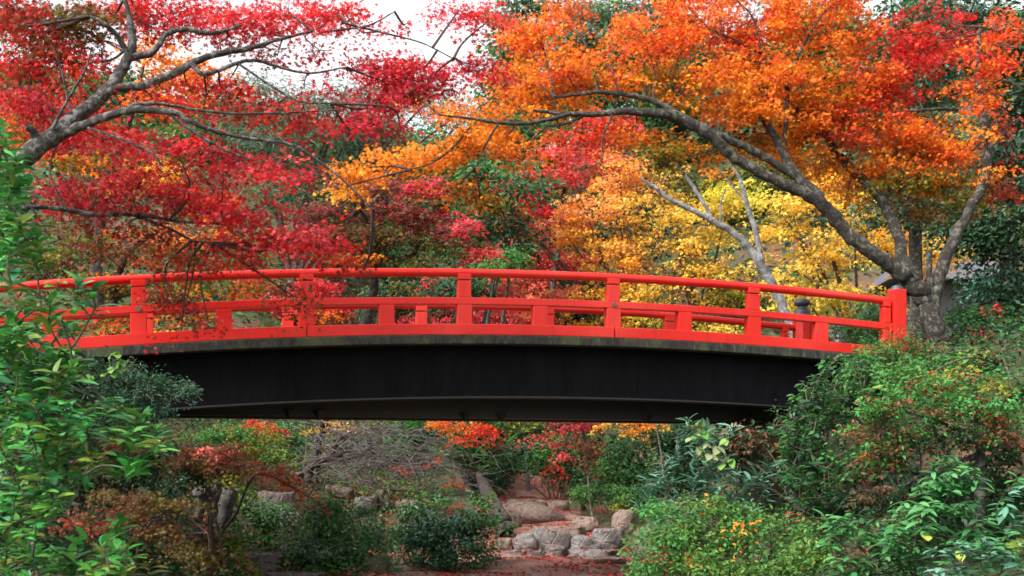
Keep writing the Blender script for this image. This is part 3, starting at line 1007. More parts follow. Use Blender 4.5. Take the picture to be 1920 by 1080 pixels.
# ------------------------------------------------------------------ the big red maple on the left, in front of the bridge
tree('maple_tree', 'big red maple with grey lichened limbs reaching in from the left over the railing', 'maple', (-6.6, 12.2),
  [[(-330, 700, 12.3, 34), (-180, 520, 12.5, 29), (-60, 375, 12.8, 24), (60, 285, 13.0, 21), (150, 215, 13.2, 16), (205, 165, 13.4, 13), (245, 105, 13.5, 11)],
   [(192, 176, 13.3, 9), (225, 165, 13.4, 9), (270, 160, 13.4, 9), (330, 135, 13.5, 8.5), (400, 103, 13.6, 7), (470, 90, 13.8, 6), (520, 75, 14, 4), (585, 58, 14.2, 2.5)],
   [(115, 250, 13.1, 13), (150, 237, 13.0, 10), (210, 215, 12.9, 8.5), (260, 205, 12.8, 8), (330, 212, 12.8, 6.5), (350, 225, 12.8, 5.5), (400, 245, 12.9, 4.5), (460, 258, 13, 4), (540, 270, 13.1, 3.5), (580, 290, 13.2, 3), (640, 335, 13.3, 2.4), (700, 392, 13.4, 1.6)],
   [(246, 108, 13.5, 9), (288, 97, 13.5, 7), (310, 66, 13.6, 6), (345, 55, 13.6, 5.5), (400, 62, 13.7, 4.5), (450, 48, 13.8, 3)],
   [(244, 108, 13.5, 10), (248, 65, 13.5, 9), (240, 20, 13.5, 5), (228, -25, 13.5, 4)],
   [(240, 100, 13.5, 7), (215, 62, 13.4, 5.5), (190, 42, 13.3, 4.5), (168, 30, 13.3, 3)],
   [(360, 120, 13.5, 6), (378, 138, 13.5, 5.5), (410, 132, 13.6, 5), (445, 118, 13.7, 4.2), (480, 113, 13.8, 3.8), (520, 125, 13.9, 3), (580, 137, 14, 2.4), (650, 126, 14.2, 1.8)],
   [(448, 120, 13.7, 3), (500, 155, 13.7, 2.6), (560, 190, 13.8, 2.2), (620, 194, 13.9, 1.6)],
   [(238, 208, 12.9, 6), (252, 196, 12.9, 5), (300, 195, 13, 4), (350, 203, 13.1, 3.4), (420, 212, 13.2, 2.8), (520, 212, 13.4, 2.2), (630, 206, 13.6, 1.6)],
   [(318, 215, 12.8, 4), (360, 245, 12.8, 3.2), (420, 280, 12.9, 2.4), (470, 300, 13, 1.8)],
   [(98, 242, 13.0, 4), (128, 185, 12.9, 3.2), (160, 130, 12.8, 2.4), (172, 92, 12.8, 1.6)],
   [(127, 186, 12.9, 2.6), (115, 130, 12.8, 2.2), (95, 80, 12.7, 1.6)],
   [(165, 240, 12.9, 3.5), (230, 262, 12.8, 2.8), (290, 290, 12.8, 2.2), (302, 318, 12.8, 1.5)],
   [(-190, 525, 12.5, 12), (-80, 420, 13.2, 8), (60, 388, 13.6, 5.5), (180, 402, 13.9, 5), (260, 402, 14.1, 4.5), (330, 415, 14.2, 3.4), (420, 420, 14.3, 2.4)],
   [(252, 403, 14.1, 3.6), (320, 430, 14.2, 3), (360, 450, 14.3, 2.2), (400, 456, 14.3, 1.6)],
   [(75, 262, 13.0, 10), (52, 238, 12.9, 8)],
   [(620, 58, 14.2, 2.2), (690, 48, 14.3, 1.9), (740, 22, 14.4, 1.3)],
   [(640, 42, 14.2, 2.2), (720, 62, 14.4, 2), (790, 80, 14.5, 1.5), (850, 110, 14.5, 1.2)]],
  [(40, 170, 13.75, 60, 60, 0.8, 'red:3 brick:2 maroon rust', 2.0), (60, 60, 14.15, 90, 70, 0.9, 'red:2 olive:2 brick brown', 2.2),
   (140, 35, 14.15, 90, 45, 0.7, 'olive:4 brown:2 moss brick', 3.0), (120, 120, 13.95, 80, 50, 0.7, 'red:4 brick verm', 1.6),
   (90, 200, 13.75, 90, 40, 0.6, 'brick:2 crim:2 red maroon', 1.7), (320, 30, 14.35, 110, 45, 0.8, 'red:4 brick crim brown', 2.2),
   (430, 25, 14.45, 110, 38, 0.8, 'crim:2 red:3 pink brick', 2.2), (540, 30, 14.65, 90, 45, 0.7, 'red:3 crim:2 pink', 1.9),
   (620, 40, 14.85, 50, 36, 0.6, 'red:3 crim:2 brick', 1.5), (400, 85, 14.45, 80, 20, 0.6, 'brick:2 brown red', 0.6), (500, 66, 14.55, 70, 18, 0.5, 'brick brown red:2', 0.8),
   (690, 128, 14.95, 70, 24, 0.6, 'red:2 crim:3 brick', 3.2), (780, 130, 15.05, 90, 26, 0.6, 'red:2 crim:3 pink', 3.2), (870, 130, 15.15, 66, 26, 0.6, 'crim:3 red:2 maroon', 3.2),
   (800, 160, 15.05, 80, 25, 0.5, 'crim:2 brown:2 brick', 2.0), (860, 20, 15.15, 60, 26, 0.5, 'red:2 crim:3', 1.9), (760, 45, 15.05, 35, 22, 0.4, 'red crim pink', 0.9), (915, 40, 15.15, 40, 35, 0.5, 'red:3 verm brick', 1.6),
   (700, 190, 14.45, 85, 20, 0.5, 'crim:3 maroon:2 brown red', 2.2), (690, 225, 14.45, 80, 22, 0.5, 'crim:3 maroon:2 red', 2.2), (750, 235, 14.45, 55, 16, 0.4, 'maroon:2 crim', 1.8),
   (430, 175, 14.05, 70, 28, 0.5, 'red:2 brick:2 brown', 1.3), (500, 200, 14.05, 80, 28, 0.5, 'brick:2 red:2 maroon brown', 1.8), (560, 240, 13.95, 60, 30, 0.5, 'brick red maroon', 1.7),
   (200, 270, 13.65, 90, 36, 0.6, 'red:3 crim:2 pink', 1.6), (330, 280, 13.65, 80, 34, 0.6, 'red:3 crim:2 maroon', 1.7), (420, 305, 13.75, 90, 28, 0.5, 'crim:3 red:2 maroon', 2.0),
   (530, 310, 13.85, 80, 30, 0.5, 'crim:3 red:2 pink', 2.0), (290, 190, 13.75, 60, 24, 0.4, 'red crim', 1.0), (380, 210, 13.85, 70, 24, 0.5, 'red:2 crim', 1.2),
   (120, 345, 13.95, 100, 24, 0.6, 'crim:2 maroon:3 brick', 1.9), (260, 345, 14.05, 110, 28, 0.6, 'crim:3 pink red maroon', 2.0), (400, 360, 14.15, 100, 30, 0.6, 'crim:2 red:3 pink', 2.1),
   (180, 380, 14.35, 120, 24, 0.6, 'maroon:2 brick:2 crim', 1.8), (330, 395, 14.55, 90, 26, 0.5, 'red:2 crim:2 pink', 1.8),
   (470, 400, 14.10, 90, 32, 0.6, 'red:3 crim:2 pink:2', 2.2), (560, 440, 14.20, 80, 32, 0.6, 'red:3 pink:2 crim', 2.2), (470, 455, 14.30, 90, 28, 0.5, 'pink:2 red:3 crim', 2.0), (600, 470, 14.40, 60, 22, 0.5, 'red:3 crim verm', 1.8),
   (240, 435, 14.20, 90, 24, 0.5, 'brick:2 brown:2 olive rust', 1.6), (350, 475, 14.40, 70, 24, 0.4, 'brick:2 rust olive red', 1.5), (420, 490, 14.50, 60, 16, 0.4, 'red:2 brick', 1.2),
   (310, 530, 14.60, 32, 42, 0.3, 'brick:2 olive:2 maroon rust', 1.9), (350, 560, 14.60, 44, 30, 0.3, 'brick:2 olive:2 maroon', 1.4), (390, 600, 14.60, 60, 16, 0.3, 'brick:2 maroon olive', 1.3),
   (550, 555, 14.70, 28, 42, 0.3, 'brick:2 olive:2 maroon', 1.9), (680, 505, 14.70, 110, 9, 0.3, 'olive:2 brick brown', 0.6), (340, 620, 14.60, 40, 10, 0.3, 'red brick', 0.5), (600, 95, 14.8, 46, 20, 0.5, 'red crim:2 brick', 1.8), (570, 165, 14.2, 40, 14, 0.4, 'red brick crim', 1.4), (20, 20, 14.0, 70, 40, 0.7, 'red brick:2 rust', 2.4), (250, 10, 14.4, 90, 30, 0.7, 'red:2 brick', 2.2), (740, 160, 14.9, 120, 20, 0.5, 'crim:3 red:2 maroon', 2.2), (640, 15, 14.9, 50, 22, 0.5, 'red:2 crim', 2.0), (110, 260, 14.6, 90, 34, 0.7, 'red:2 crim brick', 1.6), (430, 150, 14.3, 50, 18, 0.4, 'red brick brown', 1.6), (350, 160, 14.2, 50, 18, 0.4, 'red brick', 1.4), (520, 105, 14.5, 50, 16, 0.4, 'brick red brown', 1.2), (30, 50, 14.3, 60, 30, 0.5, 'red brick olive', 2), (680, 60, 14.9, 40, 14, 0.4, 'red crim', 1.2)],
  size=0.078, seed=11, bark='bark', per=30, lai=1.75, tilt=0.7)

# ------------------------------------------------------------------ the orange maple on the right bank
tree('maple_tree', 'broad orange maple leaning over the bridge from the right bank', 'maple', (6.72, 20.0),
  [[(1768, 660, 20, 25), (1752, 610, 20, 23), (1734, 562, 20, 22), (1712, 532, 19.95, 21), (1684, 508, 19.9, 19), (1647, 480, 19.8, 17.5), (1597, 445, 19.7, 17), (1563, 407, 19.6, 16.5), (1530, 375, 19.5, 16), (1480, 350, 19.4, 13),
    (1430, 327, 19.3, 12.5), (1380, 297, 19.2, 12.5), (1345, 265, 19.1, 14), (1300, 234, 19, 14), (1250, 214, 18.9, 12), (1180, 209, 18.8, 9), (1110, 214, 18.7, 7), (1060, 213, 18.6, 5.5), (1000, 207, 18.5, 3)],
   [(1540, 378, 19.6, 11), (1500, 337, 19.6, 10), (1440, 298, 19.5, 9.5), (1390, 272, 19.4, 9.5), (1340, 248, 19.3, 9)],
   [(1295, 232, 19, 9), (1240, 196, 19, 7.5), (1190, 181, 18.9, 6), (1130, 173, 18.8, 5), (1075, 178, 18.7, 4), (1042, 182, 18.7, 3)],
   [(1070, 213, 18.6, 5.5), (1020, 226, 18.5, 5.5), (980, 232, 18.4, 5), (930, 230, 18.3, 4), (880, 222, 18.2, 3), (825, 216, 18.1, 1.8)],
   [(935, 232, 18.3, 3.2), (920, 255, 18.3, 3), (908, 278, 18.2, 2.2), (890, 315, 18.2, 1.4)], [(880, 240, 18.2, 3), (850, 276, 18.2, 2.6), (808, 306, 18.1, 2), (770, 318, 18.1, 1.4)],
   [(1100, 215, 18.7, 4), (1060, 232, 18.6, 3.6), (1025, 236, 18.6, 3)], [(1040, 182, 18.7, 3), (1042, 206, 18.7, 2)], [(1148, 215, 18.7, 3), (1130, 260, 18.6, 2.2), (1128, 300, 18.6, 1.6), (1090, 320, 18.5, 1.2)],
   [(1540, 372, 19.5, 12), (1490, 325, 19.6, 11), (1467, 283, 19.7, 10), (1445, 245, 19.8, 9), (1425, 206, 19.9, 7), (1440, 160, 20, 4), (1428, 100, 20.1, 2.5)],
   [(1468, 285, 19.7, 5), (1474, 220, 19.8, 5), (1478, 150, 19.9, 6), (1492, 112, 20, 5), (1520, 60, 20.1, 2.5)],
   [(1712, 550, 20.1, 18), (1695, 490, 20.3, 15), (1678, 425, 20.5, 13), (1650, 372, 20.6, 12), (1613, 333, 20.7, 11), (1588, 308, 20.8, 10.5), (1563, 277, 20.8, 9.5), (1546, 246, 20.9, 8.5), (1515, 202, 21, 6), (1500, 140, 21, 3)],
   [(1745, 590, 20, 20), (1763, 515, 20, 16), (1786, 455, 20, 14), (1812, 405, 20.1, 12.5), (1844, 340, 20.2, 12), (1852, 275, 20.3, 11.5), (1840, 200, 20.4, 10), (1833, 130, 20.5, 7), (1838, 50, 20.5, 4)],
   [(1840, 212, 20.4, 6), (1780, 204, 20.4, 4.5), (1730, 206, 20.4, 3.8), (1678, 208, 20.4, 2.2)], [(1746, 545, 20, 9), (1742, 508, 20, 7.5), (1743, 472, 20, 7)],
   [(1838, 120, 20.5, 2.5), (1870, 80, 20.3, 2), (1900, 92, 20.2, 1.4)], [(1845, 170, 20.4, 2.5), (1880, 150, 20.2, 2), (1920, 168, 20, 1.5)]],
  [(1000, 55, 19.65, 60, 60, 0.9, 'orange:3 verm:2 amber'), (1050, 110, 19.55, 70, 60, 0.9, 'orange:3 amber red'), (980, 150, 19.45, 60, 40, 0.8, 'orange:2 amber:2 verm'), (1030, 190, 19.35, 70, 30, 0.7, 'amber:3 orange:2 moss'),
   (1130, 130, 19.65, 70, 42, 0.9, 'orange:3 amber:2 red moss'), (1210, 80, 19.85, 70, 60, 1.0, 'orange:4 verm:2 amber'), (1300, 45, 20.05, 80, 55, 1.0, 'orange:3 verm:3'), (1180, 35, 20.15, 20, 20, 0.4, 'verm orange'),
   (1400, 45, 20.35, 80, 60, 1.0, 'verm:3 orange:3 red'), (1500, 50, 20.55, 80, 60, 1.0, 'orange:3 amber verm'), (1590, 60, 20.75, 60, 60, 0.9, 'verm:2 orange:2 olive'), (1260, 150, 19.75, 80, 42, 0.9, 'orange:3 amber:2 moss:2'),
   (1350, 140, 19.95, 80, 50, 1.0, 'orange:3 verm amber:2'), (1450, 140, 20.35, 80, 50, 1.0, 'orange:3 verm:2 amber'), (1540, 150, 20.55, 80, 50, 1.0, 'orange:3 amber:2 moss'), (1620, 150, 20.75, 60, 50, 0.9, 'verm:3 orange'),
   (1390, 200, 20.15, 90, 40, 0.9, 'orange:3 amber'), (1490, 210, 20.45, 80, 40, 0.9, 'orange:2 amber:2 olive'), (1580, 225, 20.65, 80, 42, 0.9, 'verm:3 orange:2 brick'), (1670, 175, 20.85, 60, 38, 0.8, 'red:3 verm:2'),
   (1700, 130, 20.95, 50, 40, 0.7, 'red:3 verm', 1.8), (1740, 90, 21.05, 60, 40, 0.7, 'red:4 verm', 2.0), (1690, 60, 21.05, 50, 40, 0.7, 'red:2 verm deep', 1.2), (1790, 60, 21.05, 60, 45, 0.7, 'red:3 verm brick', 1.9), (1870, 60, 21.05, 40, 40, 0.6, 'verm:3 red', 1.8),
   (1740, 30, 21.05, 80, 30, 0.6, 'red:2 brick deep', 1.0), (1860, 110, 20.95, 45, 36, 0.6, 'verm:2 orange red', 1.8), (1660, 240, 20.85, 80, 38, 0.9, 'verm:2 orange:3'), (1750, 245, 20.95, 70, 34, 0.8, 'orange:3 verm amber'), (1820, 165, 20.95, 50, 36, 0.7, 'orange verm', 1.4),
   (1640, 300, 20.95, 60, 32, 0.8, 'orange:2 amber:2 verm'), (1720, 300, 20.95, 80, 30, 0.8, 'orange:3 verm olive', 2.3), (1800, 290, 20.95, 50, 34, 0.7, 'orange:2 verm'), (1690, 345, 20.95, 60, 24, 0.7, 'rust orange moss', 2.0), (1770, 350, 20.95, 70, 24, 0.7, 'amber:2 orange moss:2', 2.2),
   (1830, 370, 20.85, 50, 24, 0.6, 'moss:2 orange olive', 1.8), (1710, 395, 21.15, 40, 18, 0.5, 'rust:2 olive orange', 1.6), (1770, 400, 21.05, 60, 20, 0.5, 'olive rust moss', 1.5), (1880, 330, 20.65, 40, 50, 0.6, 'brick rust verm', 0.9), (1885, 240, 20.65, 35, 40, 0.5, 'brick verm', 0.7),
   (1420, 265, 20.35, 60, 26, 0.7, 'orange:2 amber moss', 1.9), (1500, 280, 20.65, 70, 30, 0.7, 'amber:2 orange:2'), (1560, 310, 21.25, 60, 30, 0.7, 'orange:2 amber olive', 1.8), (1590, 360, 21.55, 40, 26, 0.5, 'amber orange', 1.2),
   (1320, 285, 19.55, 60, 24, 0.6, 'orange:2 amber moss', 1.8), (1240, 270, 19.45, 60, 32, 0.7, 'moss:3 olive orange:2', 2.2), (1250, 310, 19.45, 50, 24, 0.5, 'moss:3 rust', 2.0), (1170, 245, 19.35, 60, 26, 0.6, 'verm:2 orange:3', 2.0), (1090, 250, 19.25, 60, 24, 0.6, 'verm red orange', 1.8),
   (900, 200, 18.95, 70, 26, 0.7, 'orange:2 amber verm', 2.2), (950, 255, 18.95, 70, 30, 0.7, 'orange:3 amber:2'), (870, 255, 18.85, 70, 28, 0.7, 'amber:2 orange:2 olive'), (800, 290, 18.75, 70, 28, 0.7, 'orange:3 amber:2'), (730, 305, 18.75, 60, 28, 0.6, 'amber:3 orange:2'),
   (670, 315, 18.65, 40, 28, 0.5, 'orange:2 amber:2'), (650, 350, 18.65, 35, 22, 0.5, 'amber:2 gold', 1.8), (860, 345, 18.95, 60, 26, 0.5, 'amber olive:2 orange', 1.8), (900, 380, 19.05, 40, 20, 0.4, 'orange amber moss', 1.8), (760, 175, 18.95, 70, 24, 0.5, 'orange amber brick', 1.5), (830, 215, 18.85, 50, 20, 0.5, 'amber orange', 1.6), (980, 300, 19.05, 50, 20, 0.4, 'orange olive', 1.3), (1838, 110, 20.0, 40, 34, 0.3, 'verm:2 orange red', 1.6), (1845, 180, 19.9, 34, 30, 0.3, 'orange verm', 1.5), (1846, 250, 19.8, 26, 26, 0.3, 'orange:2 amber', 1.2), (1852, 320, 19.7, 30, 20, 0.3, 'moss orange rust', 0.9), (1060, 0, 20.2, 40, 24, 0.6, 'orange verm'), (1270, -10, 20.4, 60, 30, 0.8, 'verm orange:2'), (1360, -15, 20.5, 70, 30, 0.8, 'verm orange:2'), (1470, -15, 20.6, 80, 30, 0.8, 'orange:2 verm'), (1580, -5, 20.8, 60, 30, 0.8, 'verm orange'), (1640, 350, 21.0, 50, 24, 0.6, 'amber moss:2 orange', 1.8), (1730, 330, 20.9, 60, 22, 0.6, 'amber:2 moss:2 orange', 1.8), (1800, 340, 20.8, 40, 22, 0.5, 'amber moss:2', 1.8), (1430, 180, 20.5, 60, 26, 0.6, 'amber:2 moss orange', 1.6), (1180, 150, 19.6, 60, 24, 0.6, 'amber:2 moss orange', 1.6)],
  limb_scale=0.78, size=0.088, seed=23, bark='bark_dark', per=34, lai=2.5, tilt=0.75)

# ------------------------------------------------------------------ trees behind the bridge
tree('maple_tree', 'orange and olive maple glowing behind the grey limbs of the red maple', 'maple', (-7.4, 24),
  [[(190, 640, 24, 16), (180, 520, 24, 14), (190, 400, 24, 11), (220, 300, 24, 8), (250, 200, 24, 5), (270, 120, 24, 3)], [(185, 430, 24, 7), (130, 360, 24, 5), (90, 300, 24, 3)], [(200, 370, 24, 7), (300, 330, 24, 5), (390, 300, 24, 3)]],
  [(300, 105, 24, 60, 40, 1, 'orange:3 amber'), (400, 160, 24, 60, 30, 1, 'orange red amber'), (20, 40, 24, 60, 40, 1, 'olive moss rust'), (120, 90, 24, 70, 40, 1, 'olive verm rust'), (330, 130, 24, 70, 36, 1, 'orange:2 amber:2 olive'), (300, 190, 24, 90, 30, 1, 'orange:3 verm'), (110, 290, 24, 70, 34, 1, 'amber:2 orange moss:2'), (220, 320, 24, 70, 40, 1, 'orange:2 amber olive:2'),
   (320, 330, 24, 60, 34, 1, 'amber:2 gold orange'), (60, 240, 24, 70, 40, 1, 'orange rust brick'), (200, 235, 24, 60, 30, 1, 'red verm'), (390, 380, 24, 70, 32, 1, 'orange verm:2 red'), (30, 130, 24, 60, 60, 1, 'olive:2 moss brick'), (130, 200, 24, 60, 50, 1, 'red:2 verm')],
  size=0.12, tpl='star', seed=31, bark='bark_dark', lai=2.0)
tree('maple_tree', 'low olive and orange maple seen through the left end of the railing', 'maple', (-6.2, 21.5),
  [[(200, 760, 21.5, 12), (205, 640, 21.5, 11), (215, 540, 21.5, 8), (240, 470, 21.5, 5)], [(212, 560, 21.5, 6), (320, 520, 21.5, 4), (420, 500, 21.5, 2)]],
  [(120, 460, 21.5, 100, 40, 1, 'olive:3 brown rust moss'), (260, 460, 21.5, 90, 36, 1, 'olive:2 rust verm'), (380, 440, 21.5, 90, 40, 1, 'rust:2 olive orange'), (200, 520, 21.5, 90, 36, 1, 'moss:2 orange rust olive'), (330, 530, 21.5, 90, 40, 1, 'moss green:2 orange'),
   (450, 520, 21.5, 60, 36, 1, 'verm orange moss'), (200, 600, 21.5, 80, 30, 1, 'verm:2 orange green moss', 2), (330, 600, 21.5, 90, 30, 1, 'orange:2 amber green', 2), (60, 520, 21.5, 60, 50, 1, 'olive green rust'), (460, 470, 21.5, 50, 30, 0.8, 'olive moss rust')],
  size=0.10, tpl='star', seed=32, bark='bark_dark', lai=2.4)
tree('maple_tree', 'umbrella-shaped brown and crimson maple with dark trunk behind the railing', 'maple', (-4.95, 32.0),
  [[(596, 830, 31.5, 9), (625, 740, 30.5, 12), (672, 640, 29, 13), (688, 600, 28.6, 11), (700, 550, 28.5, 9.5), (704, 490, 28.5, 8.5), (712, 420, 28.5, 6), (730, 360, 28.5, 4)], [(704, 490, 28.5, 6), (770, 480, 28.2, 5), (790, 450, 28, 4), (850, 430, 28, 2.5)],
   [(704, 500, 28.5, 6), (640, 440, 28, 4), (580, 420, 28, 2.5)], [(575, 310, 27.5, 2.0), (625, 345, 27.5, 2.2), (648, 365, 27.6, 3), (680, 400, 28, 4), (706, 440, 28.4, 5)]],
  [(700, 350, 28.5, 80, 26, 0.9, 'maroon:2 brown:2 amber'), (780, 350, 28.5, 60, 26, 0.8, 'crim:2 maroon pink'), (640, 400, 28.3, 90, 26, 1, 'brown:3 maroon:2 rust'), (740, 400, 28.3, 100, 28, 1, 'brown:3 maroon:2 crim'), (640, 440, 28.1, 90, 26, 1, 'olive:2 brown:2 rust'),
   (740, 445, 28.1, 90, 26, 1, 'olive:2 brown:2 green'), (840, 420, 28.2, 60, 24, 0.8, 'crim:3 maroon pink'), (830, 460, 28.1, 60, 24, 0.8, 'brown:2 green crim'), (900, 475, 28.1, 36, 18, 0.6, 'crim pink brick'), (660, 480, 28, 60, 18, 0.8, 'olive verm amber'), (780, 485, 28, 70, 16, 0.8, 'olive:2 green brown'), (590, 430, 28, 50, 26, 0.7, 'brown maroon red')],
  size=0.10, tpl='star', seed=33, bark='bark_dark', lai=3.0, flat=0.08, tilt=0.4)
tree('maple_tree', 'slender crimson maple with a bare grey branch, left of the yellow trees', 'maple', (1.6, 42),
  [[(1010, 800, 42, 9), (1020, 640, 42, 8), (1040, 520, 42, 6), (1050, 420, 42, 5), (1060, 340, 42, 4)], [(1055, 385, 42, 3.5), (1100, 345, 42, 4), (1150, 332, 42, 4), (1190, 318, 42, 3)], [(1055, 350, 42, 3.5), (1030, 355, 42, 4), (985, 368, 42, 3)]],
  [(1000, 330, 42, 60, 42, 1, 'red:3 pink crim'), (960, 365, 42, 50, 26, 1, 'crim:2 red pink'), (1080, 290, 42, 70, 34, 1, 'red:2 pink:2 verm'), (1060, 330, 42, 60, 26, 1, 'pink:2 salmon red'), (1150, 290, 42, 50, 36, 1, 'verm:2 salmon peach'), (1010, 395, 42, 50, 20, 0.8, 'red crim', 2), (1100, 390, 42, 50, 18, 0.8, 'crim red', 1.2), (1130, 240, 42, 60, 42, 1, 'pink red verm')],
  size=0.14, tpl='star', seed=34, bark='bark_dark', limb_bark='bark_pale', lai=2.2)
tree('maple_tree', 'small salmon pink tree standing low beside the yellow trees', 'maple', (1.0, 43), None,
  [(1000, 470, 43, 55, 26, 0.8, 'salmon:3 pink:2 crim'), (1060, 480, 43, 60, 28, 0.8, 'salmon:2 pink red'), (960, 455, 43, 42, 16, 0.5, 'pink salmon'), (1030, 430, 43, 40, 24, 0.6, 'pink salmon maroon', 1.8), (960, 545, 43, 70, 42, 0.8, 'salmon:3 pink:2 red'), (1040, 550, 43, 70, 42, 0.8, 'salmon:2 verm peach'),
   (900, 590, 43, 60, 26, 0.8, 'pink:2 crim salmon', 2), (1000, 600, 43, 80, 26, 0.8, 'verm salmon:2 peach'), (1000, 498, 43, 50, 12, 0.6, 'red:3 verm')],
  size=0.13, tpl='star', seed=35, bark='twig', lai=2.4)
tree('shrub', 'bright crimson shrub seen through the middle of the railing', 'shrub', (-4.6, 42), None,
  [(640, 560, 42, 60, 36, 0.8, 'pink crim red'), (560, 555, 42, 70, 40, 0.8, 'red:2 pink crim'), (470, 560, 42, 60, 40, 0.8, 'crim pink red'), (760, 600, 42, 60, 42, 0.8, 'crim:2 pink red'), (830, 590, 42, 50, 26, 0.8, 'pink crim'), (620, 600, 42, 60, 26, 0.8, 'amber orange red', 1.5), (820, 540, 42, 40, 20, 0.6, 'crim pink', 1.2), (430, 600, 42, 70, 42, 0.8, 'red orange'), (900, 560, 42, 60, 30, 0.8, 'salmon pink crim'), (810, 560, 42, 60, 26, 0.8, 'pink crim'), (930, 600, 42, 60, 24, 0.8, 'salmon pink'), (700, 610, 42, 60, 26, 0.8, 'crim pink')],
  size=0.13, tpl='star', seed=36, bark='twig', lai=2.4)
for args in (
  ('pale orange tree, leftmost of the yellow trees behind the bridge', (4.1, 40), [(1100, 400, 39.5, 70, 36, 1.2, 'peach:3 amber:2'), (1110, 450, 39.5, 70, 40, 1.2, 'peach:2 gold amber'), (1050, 420, 39.5, 40, 39, 0.8, 'salmon peach amber'), (1160, 500, 39.5, 70, 39, 1, 'amber:2 gold:2 peach'), (1180, 440, 39.5, 50, 40, 1, 'peach gold:2'), (1110, 545, 39.5, 70, 26, 1, 'amber gold:2'), (1150, 360, 39.5, 60, 39, 1, 'gold peach orange'), (1160, 310, 39.5, 60, 34, 1, 'peach amber salmon'), (1000, 445, 39.5, 36, 28, 0.8, 'salmon peach pink'), (990, 490, 39, 40, 16, 0.8, 'pink salmon red'), (975, 420, 39, 40, 24, 0.8, 'salmon pink peach'), (940, 390, 39.2, 40, 20, 0.8, 'amber peach orange'), (960, 550, 39, 60, 26, 0.8, 'salmon pink'), (1040, 545, 39, 50, 26, 0.8, 'salmon peach pink'), (1130, 600, 39.5, 80, 24, 1, 'gold:2 olive amber'), (1210, 610, 39.5, 60, 24, 1, 'gold yellow olive'), (1190, 560, 39.5, 60, 30, 1, 'gold yellow')], 41),
  ('yellow tree behind the forked pale trunk', (5.9, 40), [(1250, 390, 39, 80, 40, 1.2, 'yellow:3 gold:2'), (1330, 420, 39, 70, 44, 1.2, 'yellow:2 lemon gold'), (1270, 460, 39, 80, 40, 1.2, 'yellow:2 gold:2 brown'), (1370, 370, 39, 60, 40, 1, 'yellow lemon'), (1350, 490, 39, 70, 36, 1.2, 'yellow:2 olive gold'), (1270, 530, 39, 80, 39, 1.2, 'gold yellow olive'), (1380, 560, 39, 60, 39, 1, 'lemon yellow olive'), (1250, 600, 39, 90, 26, 1.2, 'yellow:2 lemon olive'), (1360, 615, 39, 80, 20, 1, 'lemon yellow'), (1230, 340, 39, 50, 39, 1, 'yellow peach', 1.6)], 42),
  ('golden yellow tree between the forked pale trunk and the leaning limb', (8.4, 31), [(1480, 420, 31, 60, 40, 1.2, 'gold:2 yellow:3'), (1560, 470, 31, 70, 44, 1.2, 'yellow:3 gold'), (1490, 500, 31, 70, 40, 1.2, 'yellow:3 gold'), (1580, 540, 31, 70, 34, 1.2, 'yellow:2 gold lemon'), (1520, 370, 31, 60, 34, 1, 'gold yellow'), (1600, 400, 31, 50, 40, 1, 'gold:2 yellow'), (1510, 560, 31, 60, 42, 1, 'yellow lemon'), (1620, 590, 31, 50, 24, 1, 'yellow gold'), (1540, 600, 31, 70, 20, 1, 'yellow gold'), (1440, 370, 31, 50, 40, 1, 'yellow lemon', 1.5)], 43),
  ('deep gold tree glowing between the forked trunks of the orange maple', (10.6, 33), [(1700, 450, 33, 60, 36, 1.2, 'gold:3 amber'), (1650, 470, 33, 40, 34, 1, 'gold yellow'), (1760, 460, 33, 50, 42, 1, 'gold:2 yellow'), (1720, 500, 33, 50, 26, 1, 'yellow gold'), (1790, 445, 33, 24, 20, 0.6, 'gold amber', 1.6), (1580, 330, 33, 70, 42, 1, 'gold amber:2')], 44)):
    lab, base, bl, sd = args
    tree('maple_tree', lab, 'tree', base, None, bl, size=0.14, tpl='star', seed=sd, bark='twig', lai=1.6, auto_r=0.05, group='yellow trees behind the bridge')
tree('bare_tree', 'pale grey leaning trunk with bare forked branches behind the railing', 'tree', (6.3, 26.0),
  [[(1540, 750, 26, 16), (1490, 625, 26, 14), (1465, 570, 26, 13), (1440, 520, 26, 13), (1412, 475, 26, 11), (1388, 446, 26, 9.5), (1340, 416, 26, 8.5), (1310, 400, 26, 7.5), (1260, 375, 26, 6.5), (1225, 350, 26, 5.5), (1202, 334, 26, 4)],
   [(1336, 414, 26, 6), (1320, 382, 26, 5.5), (1300, 350, 26, 5), (1268, 308, 26, 4)], [(1430, 505, 26, 9), (1418, 440, 26, 8), (1400, 380, 26, 6.5), (1385, 330, 26, 5), (1366, 308, 26, 3)], [(1350, 420, 26, 3), (1352, 380, 26, 2.5), (1362, 350, 26, 1.6)], [(1400, 380, 26, 3), (1370, 345, 26, 2.4), (1352, 320, 26, 1.4)]],
  [(1350, 330, 26, 40, 20, 0.5, 'moss orange', 0.5)], limb_scale=0.68, size=0.09, seed=45, bark='bark_pale', twig='twig_grey')

